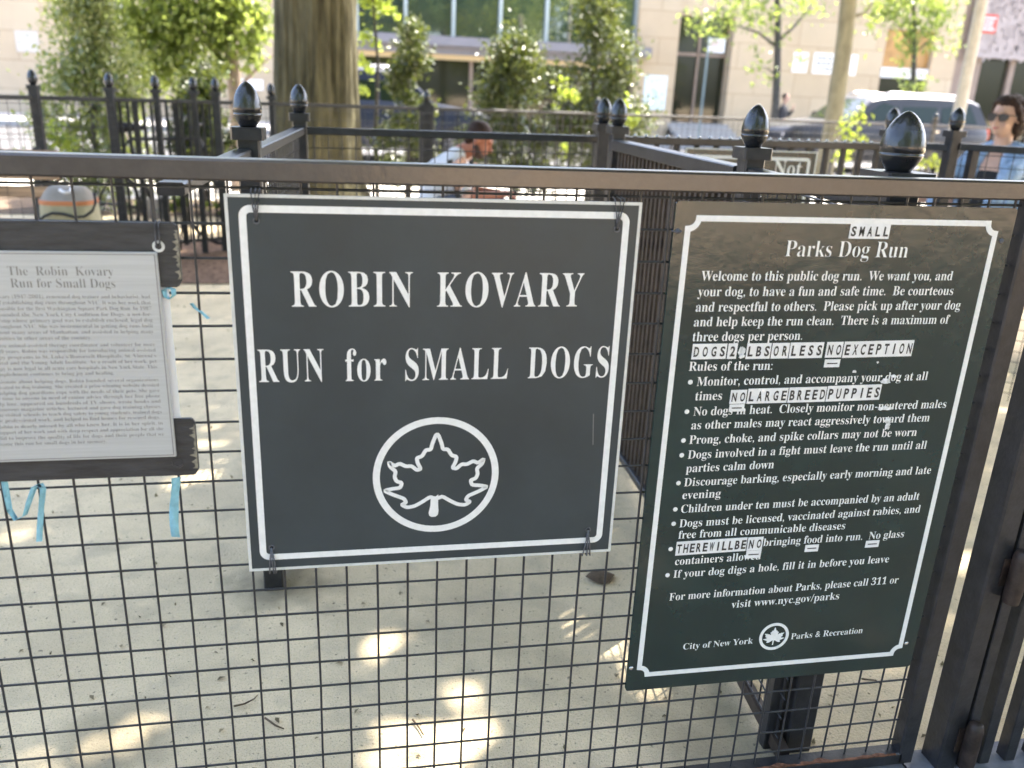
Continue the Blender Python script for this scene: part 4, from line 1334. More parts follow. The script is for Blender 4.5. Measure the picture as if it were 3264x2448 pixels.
# lime sprigs
def sprig(label, pts_, Y, n, seed, size=.055):
    b = at(pts_[0][0], pts_[0][1], Y)
    g0 = (b.x, Y, 0)
    spray_tree("young_sprig", label, [sp(u, v, Y, r) for u, v, r in pts_], 'leaf_lime', size, n, seed=seed, group="lime green saplings in the bed", cat="sapling",
               stems=[([g0, (b.x + .03, Y, b.z * .5), (b.x, Y, b.z)], .012)], loc=g0)
sprig("lime green sapling between the middle and tallest evergreens", [(1795, 265, 20), (1805, 300, 25), (1780, 310, 22), (1830, 310, 18), (1770, 340, 15), (1800, 470, 22)], 8.9, 130, 31)
sprig("lime green sapling in front of the pale car's windscreen", [(2745, 350, 16), (2720, 375, 26), (2755, 385, 20), (2690, 395, 20), (2700, 430, 30), (2740, 440, 24), (2690, 500, 28), (2680, 530, 20)], 7.4, 170, 32)
sprig("lime green sapling low at the far fence's left end", [(175, 400, 20), (150, 430, 24), (190, 450, 28), (230, 460, 30)], 7.2, 140, 33)
sprig("lime green leaves low between the left fence posts", [(560, 640, 18), (585, 655, 16), (555, 660, 16), (690, 655, 16), (660, 650, 14), (590, 640, 12)], 6.0, 160, 34, .045)
sprig("lime green tuft right of the tallest evergreen by the pen's corner posts", [(2005, 385, 14), (2020, 398, 12), (1990, 330, 18), (2030, 375, 12)], 8.6, 90, 35)
sprig("small lime tuft beside the big rounded finial post", [(2935, 520, 14), (2975, 515, 18), (3000, 528, 14)], 6.4, 90, 36, .045)

# --- street trees on the far pavement and the slanting park tree
def limb_tree(name, label, path, r0, r1, m_bark, spots, m_leaf, size, n, seed, branches=(), n_seg=16):
    t = thing(name, label, "tree", (path[0][0], path[0][1], path[0][2]))
    k = len(path)
    mb = MB().tube(path, [r0 + (r1 - r0) * i / (k - 1) for i in range(k)], n_seg)
    mb.build("trunk", m_bark, t, smooth='all')
    if branches:
        mb = MB()
        for pts_, rb in branches:
            q = len(pts_)
            mb.tube(pts_, [rb * (1 - .8 * i / (q - 1)) for i in range(q)], 6)
        mb.build("branch", m_bark, t, smooth='all')
    r = np.random.default_rng(seed)
    C = np.array([s[:3] for s in spots]); R_ = np.array([s[3] for s in spots])
    leaf_mesh("crown", clumps(r, n, C, R_, R_ ** 2 / (R_ ** 2).sum()), size, m_leaf, t, seed)
    return t
Yt = 24.0
q = lambda u, v, Y=Yt: tuple(at(u, v, Y))
lo = at(2472, 380, Yt)
limb_tree("street_tree", "thin dark street tree with sparse leaves before the cream wall", [(lo.x, Yt, .15), q(2473, 330), q(2478, 200), q(2480, 80), q(2478, 0), q(2470, -150)], .13, .07, 'bark_dark',
          [sp(2390, 60, Yt, 45), sp(2310, 55, Yt, 60), sp(2220, 60, Yt, 50), sp(2270, 110, Yt, 50), sp(2340, 20, Yt, 50), sp(2440, 20, Yt, 60), sp(2540, 30, Yt, 40), sp(2560, 5, Yt, 40), sp(2420, 210, Yt, 30), sp(2400, 225, Yt, 25), sp(2450, 240, Yt, 30), sp(2400, 265, Yt, 18), sp(2410, 160, Yt, 22), sp(2545, 185, Yt, 22), sp(2560, 190, Yt, 14), sp(2480, 130, Yt, 26), sp(2450, 90, Yt, 40), sp(2400, -60, Yt, 120), sp(2540, -70, Yt, 120)],
          'leaf_pale', .15, 1500, 41, branches=[([q(2476, 150), q(2420, 105), q(2360, 85), q(2280, 80)], .05), ([q(2482, 130), q(2530, 85), q(2570, 40), q(2600, 0)], .05), ([q(2478, 240), q(2440, 215), q(2410, 210)], .025)])
Y2 = 13.4
q2 = lambda u, v: tuple(at(u, v, Y2))
lo = at(2648, 447, Y2)
limb_tree("slanting_tree", "olive barked tree trunk slanting up in front of the lettered wall sign", [(lo.x - .05, Y2, .05), q2(2648, 440), q2(2668, 300), q2(2690, 150), q2(2706, 0), q2(2730, -200), q2(2740, -420)], .17, .125, 'bark_pale',
          [sp(2760, -140, Y2, 120), sp(2600, -160, Y2, 120), sp(2800, -260, Y2, 160), sp(2800, 20, Y2, 30), sp(2770, 60, Y2, 30)], 'leaf_mid', .11, 900, 42, branches=[([q2(2700, 60), q2(2760, 40), q2(2800, -20)], .04)])
Y3 = 24.4
q3 = lambda u, v: tuple(at(u, v, Y3))
lo = at(2905, 330, Y3)
limb_tree("sunlit_tree", "small street tree with bright sunlit leaves before the amber window", [(lo.x, Y3, .15), q3(2906, 320), q3(2912, 240), q3(2915, 150), q3(2912, 40), q3(2910, -80)], .10, .05, 'bark_dark',
          [sp(2850, 30, Y3, 60), sp(2790, 35, Y3, 40), sp(2930, 60, Y3, 60), sp(2990, 50, Y3, 40), sp(3040, 70, Y3, 30), sp(2900, 100, Y3, 50), sp(2970, 120, Y3, 50), sp(3040, 150, Y3, 28), sp(2900, 150, Y3, 35), sp(2905, 180, Y3, 22), sp(2880, 245, Y3, 25), sp(2930, 260, Y3, 30), sp(2890, 285, Y3, 24), sp(2840, 5, Y3, 60), sp(2960, 0, Y3, 70), sp(2900, -80, Y3, 130), sp(3050, -30, Y3, 60), sp(2870, 200, Y3, 15)],
          'leaf_pale', .15, 2300, 43, branches=[([q3(2914, 170), q3(2960, 130), q3(3020, 80)], .03), ([q3(2913, 150), q3(2870, 90), q3(2820, 40)], .03)])

# crumbs of dead leaf and bark strewn over the run, past counting
MT['crumb'] = leaf_mat("leaf_crumb", (0.10, 0.075, 0.045), (0.34, 0.27, 0.17), 0.05, 0.9, 0.2)
r = np.random.default_rng(91)
Cc_ = np.stack([r.uniform(-3.2, 3.6, 2600), r.uniform(-.05, 6.5, 2600) ** 1.0, np.full(2600, .003)], 1)
lit = leaf_mesh("leaf_litter", Cc_, .011, 'crumb', None, 92, aspect=.5, up=30.0, jitter=.6)
tag(lit, "small crumbs of leaf and bark scattered over the pale ground", "leaf litter", kind="stuff")
# fallen bits on the stone dust
MT['dead_leaf'] = mat("brown_dead_leaf", (0.11, 0.075, 0.045), 0.9, var=0.3, scale=80)
def ground_px(u, v):
    g = gpix(u, v, 0); return g[0], g[1]
x, y = ground_px(1912, 1846)
mb = MB()
vs = []
for i in range(7):
    for j in range(5):
        a, b = i / 6 - .5, j / 4 - .5
        wv = .03 * math.sin(math.pi * (a + .5)) * b * 2
        vs.append((x + a * .09, y + wv * 1.3, .006 + .016 * (1 - 4 * b * b) * math.sin(math.pi * (a + .5)) + .012 * abs(a)))
mb.add(vs, [(i * 5 + j, i * 5 + j + 1, (i + 1) * 5 + j + 1, (i + 1) * 5 + j) for i in range(6) for j in range(4)])
tag(mb.build("fallen_leaf", 'dead_leaf', smooth='all', loc=(x, y, .01)), "curled brown leaf lying on the stone dust between the two big signs", "leaf")
for lab, pts_ in (("bent brown twig on the ground below the name sign", [(745, 2258), (780, 2250), (810, 2235), (822, 2222)]), ("forked dark twig at the ground's lower middle", [(845, 2295), (880, 2320), (905, 2330)]), ("short dark twig near the sunlit patches", [(1315, 2300), (1335, 2325), (1350, 2350)]), ("pale thin twig behind the mesh beside the end stile", [(2745, 2170), (2790, 2175), (2810, 2188)])):
    P3 = [(*ground_px(*p), .006) for p in pts_]
    tag(MB().tube(P3, [.0024, .0022, .0017, .001][:len(P3)] if len(P3) == 4 else [.0024, .002, .0013], 6).build("twig", 'dead_leaf', smooth='all', loc=P3[0]), lab, "twig", "twigs fallen on the run")

# ================================================================ parked cars
def car_paint(name, c):
    m = mat(name, c, 0.38, 0.0, 0.3, coat=0.3)
    m.node_tree.nodes["Principled BSDF"].inputs["Coat Roughness"].default_value = 0.04
    return m
MT['navy'] = car_paint("dark_navy_paint", (0.012, 0.018, 0.035))
MT['graphite'] = car_paint("dark_graphite_paint", (0.02, 0.021, 0.027))
MT['car_glass'] = glass_dark("car_glass", (0.012, 0.02, 0.012), 0.03, 0.5)
MT['car_glass'].node_tree.nodes["Principled BSDF"].inputs["IOR"].default_value = 1.4
MT['chrome'] = mat("bright_trim", (0.7, 0.7, 0.7), 0.15, 1.0)
MT['tyre'] = mat("tyre_rubber", (0.02, 0.02, 0.02), 0.8)
MT['lens'] = mat("headlamp_lens", (0.75, 0.76, 0.78), 0.1, 0.3, 0.8)
MT['red_lens'] = mat("red_lamp_lens", (0.4, 0.02, 0.015), 0.2, 0, 0.8)

def section_loft(mb, secs):
    """closed rings with the same number of points, joined in order and capped"""
    n = len(secs[0])
    vs = [p for s in secs for p in s]
    fs = []
    for i in range(len(secs) - 1):
        for k in range(n):
            k2 = (k + 1) % n
            fs.append((i * n + k, i * n + k2, (i + 1) * n + k2, (i + 1) * n + k))
    fs.append(tuple(range(n))[::-1]); fs.append(tuple(range((len(secs) - 1) * n, len(secs) * n)))
    mb.add(vs, fs)

def make_suv(name, label, x_front, y, z, paint, flip=1, L=4.75, W=1.88, Hh=1.74, group=None):
    """front at x_front, body running towards +x when flip is 1"""
    t = thing(name, label, "car", (x_front + flip * L / 2, y, z), group)
    X = lambda s: x_front + flip * s * L
    def ring(s, zb, zt, half, r=.10, tum=.0):
        pts_ = []
        for (yy, zz) in ((-half + .03, zb), (half - .03, zb), (half, zb + r), (half, (zb + zt) / 2), (half - tum * .4, zt - r), (half - tum - r * .8, zt), (-half + tum + r * .8, zt), (-half + tum * .4, zt - r), (-half, (zb + zt) / 2), (-half, zb + r)):
            pts_.append((X(s), y + yy, z + zz))
        return pts_
    h = W / 2
    mb = MB()
    section_loft(mb, [ring(0.0, .42, .78, h * .80), ring(.012, .34, .86, h * .88), ring(.05, .27, .95, h * .96), ring(.12, .25, 1.01, h), ring(.26, .25, 1.09, h), ring(.34, .25, 1.12, h), ring(.6, .25, 1.12, h), ring(.88, .26, 1.13, h), ring(.965, .30, 1.10, h * .97), ring(.99, .36, 1.02, h * .9), ring(1.0, .45, .95, h * .84)])
    body = mb.build("body", paint, t, smooth=True)
    mb = MB()                                            # cabin
    zb = 1.08
    def cab(s0, s1, half0, half1, ztop):
        return [(X(s0), y - half0, z + zb), (X(s0), y + half0, z + zb), (X(s1), y + half1, z + ztop), (X(s1), y - half1, z + ztop)]
    zt = Hh
    top = [(.40, zt - .10), (.46, zt - .03), (.58, zt), (.75, zt - .005), (.88, zt - .04), (.925, zt - .11)]
    bot = [.285, .38, .55, .75, .93, .975]
    secs = []
    for (s1, zz), s0 in zip(top, bot):
        secs.append([(X(s0), y - h * .93, z + zb), (X(s1), y - h * .85, z + zz - .05), (X(s1), y - h * .78, z + zz), (X(s1), y + h * .78, z + zz), (X(s1), y + h * .85, z + zz - .05), (X(s0), y + h * .93, z + zb)])
    section_loft(mb, secs)
    mb.build("cabin", paint, t, smooth=True)
    def face(pl):
        return [(X(s), y + yy, z + zz) for s, yy, zz in pl]
    # windows a little proud of the cabin
    def side(pts_, name_):
        for sg_ in (-1, 1):
            m_ = MB()
            def lerp(s, f):
                half = h * (.93 - .08 * f) + .012
                return (X(s), y + sg_ * half, z + zb + .03 + (zt - .16 - zb - .03) * f)
            a = [lerp(s, f) for s, f in pts_]
            b = [(p[0], p[1] - sg_ * .02, p[2]) for p in a]
            k = len(a)
            m_.add(a + b, [tuple(range(k)), tuple(range(k, 2 * k))[::-1]] + [(i, (i + 1) % k, k + (i + 1) % k, k + i) for i in range(k)])
            m_.build(name_, 'car_glass', t)
    side([(.345, 0), (.52, 0), (.53, 1), (.455, 1), (.425, .75)], "side_window")
    side([(.54, 0), (.72, 0), (.715, 1), (.55, 1)], "side_window")
    side([(.74, 0), (.92, .02), (.88, .97), (.735, 1)], "side_window")
    m_ = MB().add(face([(.292, -h * .84, zb + .03), (.292, h * .84, zb + .03), (.398, h * .69, zt - .13), (.398, -h * .69, zt - .13)]), [(0, 1, 2, 3)])
    m_.v = [(p[0] - flip * .012, p[1], p[2] + .012) for p in m_.v]
    m_.build("windscreen", 'car_glass', t)
    m_ = MB().add(face([(.978, -h * .8, zb + .05), (.978, h * .8, zb + .05), (.932, h * .66, zt - .15), (.932, -h * .66, zt - .15)]), [(0, 1, 2, 3)])
    m_.v = [(p[0] + flip * .012, p[1], p[2]) for p in m_.v]
    m_.build("rear_window", 'car_glass', t)
    for sg_ in (-1, 1):
        MB().tube([(X(.46), y + sg_ * h * .72, z + zt + .00), (X(.50), y + sg_ * h * .72, z + zt + .045), (X(.82), y + sg_ * h * .72, z + zt + .035), (X(.87), y + sg_ * h * .72, z + zt - .02)], .016, 8).build("roof_rail", 'chrome', t, smooth='all')
        MB().box(sorted_lo((X(.005), y + sg_ * h * .86, z + .68), (X(.06), y + sg_ * h * .52, z + .80)), sorted_hi((X(.005), y + sg_ * h * .86, z + .68), (X(.06), y + sg_ * h * .52, z + .80))).build("headlight", 'lens', t, bevel=.02)
        lo, hi = (X(.975), y + sg_ * h * .90, z + .80), (X(1.0), y + sg_ * h * .62, z + 1.04)
        MB().box(sorted_lo(lo, hi), sorted_hi(lo, hi)).build("tail_light", 'red_lens', t, bevel=.015)
        lo, hi = (X(.335), y + sg_ * (h + .02), z + 1.10), (X(.36), y + sg_ * (h + .20), z + 1.25)
        MB().box(sorted_lo(lo, hi), sorted_hi(lo, hi)).build("wing_mirror", paint, t, bevel=.03)
        for s in (.185, .80):
            w = MB()
            n = 28
            prof = [(.20, -.11), (.33, -.11), (.36, -.08), (.36, .08), (.33, .11), (.20, .11)]
            vs, fs = [], []
            for r_, o_ in prof:
                for k in range(n):
                    a = 2 * math.pi * k / n
                    vs.append((X(s) + r_ * math.cos(a), y + sg_ * (h - .10) + o_, z + .36 + r_ * math.sin(a)))
            for i in range(len(prof)):
                j = (i + 1) % len(prof)
                for k in range(n):
                    fs.append((i * n + k, i * n + (k + 1) % n, j * n + (k + 1) % n, j * n + k))
            w.add(vs, fs)
            wo = w.build("wheel", 'tyre', t, smooth=True)
            rm = MB()
            for k in range(10):
                a = 2 * math.pi * k / 10
                c = Vector((X(s), y + sg_ * (h + .0), z + .36))
                rm.bar(c + Vector((math.cos(a) * .03, 0, math.sin(a) * .03)), c + Vector((math.cos(a) * .215, 0, math.sin(a) * .215)), .03, .045, up=(0, 1, 0))
            rm.build("rim", 'ledge', wo)
    lo, hi = (X(-.004), y - h * .45, z + .50), (X(.02), y + h * .45, z + .72)
    MB().box(sorted_lo(lo, hi), sorted_hi(lo, hi)).build("grille", 'iron', t, bevel=.02)
    for s in (.335, .535, .735):                         # shut lines
        MB().box(sorted_lo((X(s) - .005, y - h - .003, z + .42), (X(s) + .005, y - h + .01, z + 1.06)), sorted_hi((X(s) - .005, y - h - .003, z + .42), (X(s) + .005, y - h + .01, z + 1.06))).build("shut_line", 'iron', t)
    for s in (.50, .70):
        MB().box(sorted_lo((X(s) - .02, y - h - .03, z + .92), (X(s) + .14, y - h - .004, z + .95)), sorted_hi((X(s) - .02, y - h - .03, z + .92), (X(s) + .14, y - h - .004, z + .95))).build("door_handle", 'chrome', t, bevel=.008)
    return t
def sorted_lo(a, b): return tuple(min(p, q) for p, q in zip(a, b))
def sorted_hi(a, b): return tuple(max(p, q) for p, q in zip(a, b))
YV = 17.0
xf = at(2440, 400, YV).x
make_suv("parked_car", "dark graphite estate car with silver roof rails, behind the slanting trunk", xf, YV, .012, 'graphite', 1, L=5.0, Hh=1.66)
YV2 = 16.4
xr_ = at(1560, 330, YV2).x
make_suv("parked_car", "dark navy car behind the evergreens right of the massive trunk", xr_, YV2, .012, 'navy', -1, L=4.2, Hh=1.68)

# ================================================================ people, benches and bags
MT['skin'] = mat("skin", (0.56, 0.35, 0.265), 0.5, 0, 0.4, var=0.06, scale=12)
MT['skin_red'] = mat("ruddy_skin", (0.40, 0.16, 0.10), 0.55, 0, 0.35, var=0.1, scale=14)
MT['hair'] = mat("dark_brown_hair", (0.035, 0.018, 0.012), 0.65, 0, 0.25, var=0.4, scale=30, stretch=(1, 1, .25), bump=0.4, bscale=120)
MT['beard'] = mat("brown_beard", (0.07, 0.04, 0.028), 0.8, var=0.3, scale=60, bump=0.4, bscale=160)
MT['denim'] = mat("pale_denim", (0.27, 0.38, 0.56), 0.85, 0, 0.2, var=0.22, scale=14, bump=0.35, bscale=40)
MT['black_cloth'] = mat("black_cloth", (0.015, 0.015, 0.017), 0.8, bump=0.2, bscale=60)
MT['white_cloth'] = mat("white_cotton", (0.72, 0.72, 0.75), 0.85, bump=0.5, bscale=16)
MT['suit'] = mat("dark_suit_cloth", (0.02, 0.021, 0.028), 0.8, bump=0.2, bscale=30)
MT['lips'] = mat("lips", (0.42, 0.13, 0.12), 0.45)
MT['grey_cloth'] = mat("grey_blue_cloth", (0.10, 0.115, 0.15), 0.85, bump=0.3, bscale=30)

def blob_obj(name, shapes, m, parent, T=Matrix.Identity(4), voxel=.012, smooth=4, rough=0.0):
    """overlapping tapered limbs and ellipsoids fused into one continuous skin"""
    bm = bmesh.new()
    for s in shapes:
        if s[0] == 'e':
            _, c, r, *rot = s
            Mx = Matrix.Translation(Vector(c))
            if rot:
                Mx = Mx @ Matrix.Rotation(rot[0][0], 4, 'X') @ Matrix.Rotation(rot[0][1], 4, 'Y') @ Matrix.Rotation(rot[0][2], 4, 'Z')
            Mx = Mx @ Matrix.Diagonal((*r, 1))
            bmesh.ops.create_icosphere(bm, subdivisions=3, radius=1, matrix=Mx)
        else:
            _, a, b, r0, r1 = s
            a, b = Vector(a), Vector(b)
            d = b - a
            bmesh.ops.create_icosphere(bm, subdivisions=2, radius=r0, matrix=Matrix.Translation(a))
            bmesh.ops.create_icosphere(bm, subdivisions=2, radius=r1, matrix=Matrix.Translation(b))
            if d.length > 1e-4:
                Mx = Matrix.Translation((a + b) / 2) @ d.to_track_quat('Z', 'Y').to_matrix().to_4x4()
                bmesh.ops.create_cone(bm, cap_ends=True, segments=18, radius1=r0, radius2=r1, depth=d.length, matrix=Mx)
    me = bpy.data.meshes.new("tmp")
    bm.to_mesh(me); bm.free()
    o = bpy.data.objects.new("tmp", me)
    col.objects.link(o)
    rm = o.modifiers.new("r", 'REMESH'); rm.mode = 'VOXEL'; rm.voxel_size = voxel
    sm = o.modifiers.new("s", 'SMOOTH'); sm.factor = .5; sm.iterations = smooth
    dg = bpy.context.evaluated_depsgraph_get()
    m2 = bpy.data.meshes.new_from_object(o.evaluated_get(dg))
    bpy.data.objects.remove(o); bpy.data.meshes.remove(me)
    if rough:                                             # locks of hair, folds of cloth
        co = [v.co.copy() for v in m2.vertices]
        no = [v.normal.copy() for v in m2.vertices]
        for v, c, n_ in zip(m2.vertices, co, no):
            w = noise.noise(Vector((c.x * 95, c.y * 42, c.z * 22))) + .6 * noise.noise(Vector((c.x * 190, c.y * 80, c.z * 38)))
            v.co = c + n_ * w * rough
    m2.transform(T)
    m2.materials.clear(); m2.materials.append(MT[m])
    m2.polygons.foreach_set("use_smooth", [True] * len(m2.polygons))
    m2.name = name
    ob = bpy.data.objects.new(name, m2)
    col.objects.link(ob)
    ob.parent = parent
    ob.matrix_parent_inverse = parent.matrix_basis.inverted()
    return ob

def place(o, T, parent):
    o.data.transform(T)
    o.parent = parent
    o.matrix_parent_inverse = parent.matrix_basis.inverted()
    return o

def bench(label, x0, x1, y, zs=.44, face=-1, m='teak', group="park benches", back=True, loc=None):
    t = thing("park_bench", label, "bench", ((x0 + x1) / 2, y, 0), group)
    for k in range(5):
        yy = y + face * (.02 + .09 * k)
        MB().box((x0, yy - .036, zs - .022), (x1, yy + .036, zs)).build("seat_slat", m, t, bevel=.005)
    if back:
        for k in range(3):
            zz = zs + .14 + .115 * k
            yy = y - face * (.05 + .035 * k)
            MB().box((x0, yy - .014, zz), (x1, yy + .014, zz + .075)).build("back_slat", m, t, bevel=.005)
    for x in (x0 + .14, x1 - .14):
        mb = MB().bar((x, y + face * .36, 0), (x, y + face * .38, zs - .023), .05, .05, up=(0, 1, 0)).bar((x, y, 0), (x, y - face * .03, zs - .023), .05, .05, up=(0, 1, 0))
        mb.bar((x, y - face * .03, zs - .05), (x, y + face * .40, zs - .05), .045, .05)
        if back:
            mb.bar((x, y - face * .02, zs - .03), (x, y - face * .155, zs + .46), .04, .04, up=(0, 1, 0))
        mb.build("leg_frame", 'far_iron', t)
    return t
MT['teak'] = mat("weathered_red_brown_wood", (0.30, 0.17, 0.11), 0.7, var=0.35, scale=10, stretch=(.15, 4, 4), bump=0.2, bscale=40)
MT['teak_pale'] = mat("weathered_tan_wood", (0.45, 0.30, 0.19), 0.75, var=0.35, scale=10, stretch=(.15, 4, 4), bump=0.2, bscale=40)

# --- seated woman, three-quarter view, looking past the picture's left
pw = at(3207, 376, 3.55)
wt = thing("person", "seated woman in dark sunglasses and open pale denim shirt over a black top", "person", (pw.x + .1, pw.y + .1, 0))
hz = pw.z
T = Matrix.Translation(pw) @ Matrix.Rotation(math.radians(-70), 4, 'Z')     # local: head centre at the origin, facing -y
head = [('e', (0, .012, .035), (.074, .094, .090)), ('e', (0, -.022, -.038), (.058, .066, .070)), ('e', (0, -.050, -.084), (.032, .034, .026)),
        ('e', (.036, -.060, -.030), (.024, .022, .022)), ('e', (-.036, -.060, -.030), (.024, .022, .022)),
        ('c', (0, -.086, .012), (0, -.106, -.030), .0085, .0125), ('e', (0, -.098, -.034), (.017, .012, .009)),
        ('e', (0, -.082, .034), (.048, .012, .010)), ('e', (0, -.088, -.058), (.026, .010, .007)), ('e', (0, -.085, -.070), (.022, .010, .007)),
        ('e', (.076, .012, -.010), (.010, .020, .030)), ('e', (-.076, .012, -.010), (.010, .020, .030)),
        ('c', (0, .020, -.06), (0, .030, -.20), .050, .052), ('c', (-.02, .03, -.19), (-.14, .045, -.235), .045, .05), ('c', (.02, .03, -.19), (.14, .045, -.235), .045, .05),
        ('e', (0, .03, -.36), (.165, .10, .19)), ('e', (0, .03, -.62), (.15, .10, .22)), ('e', (0, .03, -.80), (.18, .13, .12)),
        ('c', (-.17, .04, -.25), (-.23, -.16, -.44), .045, .036), ('c', (-.23, -.16, -.44), (-.20, -.25, -.62), .034, .026), ('c', (.17, .04, -.25), (.25, -.27, -.31), .045, .036), ('c', (.25, -.27, -.31), (.19, -.32, -.58), .034, .026),
        ('c', (-.09, .02, -.84), (-.11, -.40, -.86), .085, .062), ('c', (.09, .02, -.84), (.11, -.40, -.86), .085, .062), ('c', (-.11, -.40, -.86), (-.10, -.38, -1.24), .058, .038), ('c', (.11, -.40, -.86), (.10, -.38, -1.24), .058, .038), ('c', (-.10, -.38, -1.255), (-.11, -.54, -1.262), .036, .026), ('c', (.10, -.38, -1.255), (.11, -.54, -1.262), .036, .026)]
def hand(c, d, up, s=1.0, curl=.5):
    """palm, four unequal bent fingers and a thumb, as limbs for blob_obj"""
    c, d, up = Vector(c), Vector(d).normalized(), Vector(up).normalized()
    sd = d.cross(up).normalized()
    out = [('c', c, c + d * .05 * s, .021 * s, .024 * s), ('c', c + sd * .014 * s, c + d * .055 * s + sd * .02 * s, .017 * s, .015 * s), ('c', c - sd * .014 * s, c + d * .055 * s - sd * .02 * s, .017 * s, .015 * s)]
    for k, ln in zip((-1.5, -.5, .5, 1.5), (.055, .07, .075, .066)):
        a = c + d * .068 * s + sd * k * .017 * s
        b = a + (d * math.cos(curl * .7) - up * math.sin(curl * .7)) * ln * .5 * s
        e = b + (d * math.cos(curl * 1.8) - up * math.sin(curl * 1.8)) * ln * .55 * s
        out += [('c', a, b, .0088 * s, .0080 * s), ('c', b, e, .0080 * s, .0066 * s)]
    a = c + d * .02 * s + sd * .026 * s
    b = a + (d * .6 + sd * .6 - up * .2).normalized() * .035 * s
    out += [('c', a, b, .0105 * s, .0095 * s), ('c', b, b + (d - up * .3).normalized() * .03 * s, .0092 * s, .0075 * s)]
    return out
head += hand((-.20, -.25, -.625), (.25, -.9, -.3), (0, -.3, 1)) + hand((.188, -.325, -.61), (-.2, -.2, -.9), (0, -1, .2))
blob_obj("body", head, 'skin', wt, T, voxel=.0075, smooth=5)
hair = [('e', (0, .036, .052), (.084, .094, .092)), ('e', (0, -.022, .092), (.064, .060, .040)), ('c', (-.066, -.030, .080), (-.082, .025, -.02), .018, .022), ('c', (.066, -.030, .080), (.082, .025, -.02), .018, .022), ('e', (0, .082, -.005), (.068, .052, .075)), ('e', (0, .135, -.035), (.045, .045, .050)), ('c', (-.045, -.030, .105), (-.080, .03, .03), .016, .020), ('c', (.045, -.030, .105), (.080, .03, .03), .016, .020)]
hair += [('e', (.060, .050, -.045), (.034, .050, .060)), ('e', (-.060, .050, -.045), (.034, .050, .060)), ('e', (0, .09, -.08), (.060, .050, .060))]
ho = blob_obj("hair", hair, 'hair', wt, T, voxel=.006, smooth=3, rough=.0075)
st_m = MB()
rnd = random.Random(21)
for k in range(46):                                      # loose strands round the hairline and nape
    a = rnd.uniform(-1.9, 1.9)
    p0_ = Vector((math.sin(a) * .072, -math.cos(a) * .070, .085 - .02 * abs(a)))
    p1_ = p0_ * 1.10 + Vector((0, .035, .028))
    p2_ = Vector((math.sin(a) * .092, .045 + rnd.uniform(-.02, .03), .03 + rnd.uniform(-.05, .05)))
    p3_ = p2_ + Vector((rnd.uniform(-.012, .012), rnd.uniform(.0, .04), -rnd.uniform(.03, .09)))
    st_m.tube([p0_, p1_, p2_, p3_], [.0022, .0026, .0022, .0008], 5)
st_m.v = [tuple(T @ Vector(p)) for p in st_m.v]
st_m.build("strands", 'hair', ho, smooth='all')
g = MB()
for sx in (-1, 1):                                      # sunglasses: lenses in dark frames, bridge and arms
    pts_ = [(sx * (.035 + .032 * math.cos(a)), -.0985 + .010 * abs(math.cos(a)) ** 2, .004 + .027 * math.sin(a) * (1 if math.sin(a) < 0 else .8)) for a in [2 * math.pi * k / 20 for k in range(20)]]
    back = [(p[0], p[1] + .006, p[2]) for p in pts_]
    g.add(pts_ + back, [tuple(range(20)), tuple(range(20, 40))[::-1]] + [(i, (i + 1) % 20, 20 + (i + 1) % 20, 20 + i) for i in range(20)])
    g.tube([(sx * .062, -.088, .014), (sx * .078, -.045, .014), (sx * .084, .018, .010)], .0038, 6)
g.tube([(-.012, -.101, .012), (0, -.104, .014), (.012, -.101, .012)], .004, 6)
g.v = [tuple(T @ Vector(p)) for p in g.v]
MT['shade_lens'] = mat("dark_lens", (0.015, 0.010, 0.009), 0.35, 0, 0.4)
g.build("sunglasses", 'shade_lens', wt, smooth=True)
lp = MB()
lp.v, lp.f, lp.m = [], [], []
n = 14
prof = []
up_ = [(-.024 + .048 * k / n, -.0955 + .012 * (abs(2 * k / n - 1)) ** 2, -.0590 + .0045 * math.sin(math.pi * k / n) * (1 - .35 * math.exp(-((k - n / 2) / 1.6) ** 2)) + .004 * abs(2 * k / n - 1) ** 2) for k in range(n + 1)]
dn_ = [(p[0], p[1] + .001, -.0620 - .0055 * math.sin(math.pi * k / n) + .004 * abs(2 * k / n - 1) ** 2) for k, p in enumerate(up_)]
lp.add(up_ + dn_, [(k, k + 1, n + 2 + k, n + 1 + k) for k in range(n)])
lp.v = [tuple(T @ Vector((p[0], p[1] - .004, p[2]))) for p in lp.v]
lp.build("mouth", 'lips', wt, smooth='all')
top = [('e', (0, .028, -.39), (.170, .110, .150)), ('e', (0, .03, -.60), (.160, .112, .20)), ('e', (0, .03, -.78), (.17, .125, .09))]
blob_obj("top", top, 'black_cloth', wt, T, voxel=.011, smooth=4)
shirt = []
for sx in (-1, 1):
    el, wr = ((-.235, -.16, -.44), (-.21, -.235, -.57)) if sx < 0 else ((.255, -.275, -.315), (.205, -.32, -.52))
    shirt += [('c', (sx * .075, .055, -.185), (sx * .175, .045, -.25), .048, .066), ('c', (sx * .180, .040, -.26), el, .066, .056), ('c', el, wr, .054, .043),
              ('c', (sx * .105, -.030, -.24), (sx * .135, -.055, -.52), .050, .055), ('c', (sx * .135, -.055, -.52), (sx * .15, -.03, -.80), .055, .058), ('c', (sx * .16, .05, -.3), (sx * .16, .05, -.78), .06, .065), ('c', (sx * .062, -.010, -.175), (sx * .088, -.058, -.27), .020, .024)]
shirt += [('e', (0, .075, -.42), (.175, .085, .22)), ('e', (0, .08, -.68), (.17, .085, .18)), ('c', (-.06, .07, -.165), (.06, .07, -.165), .030, .030)]
blob_obj("shirt", shirt, 'denim', wt, T, voxel=.009, smooth=3, rough=.007)
pants = [('e', (0, .03, -.82), (.185, .14, .11))]
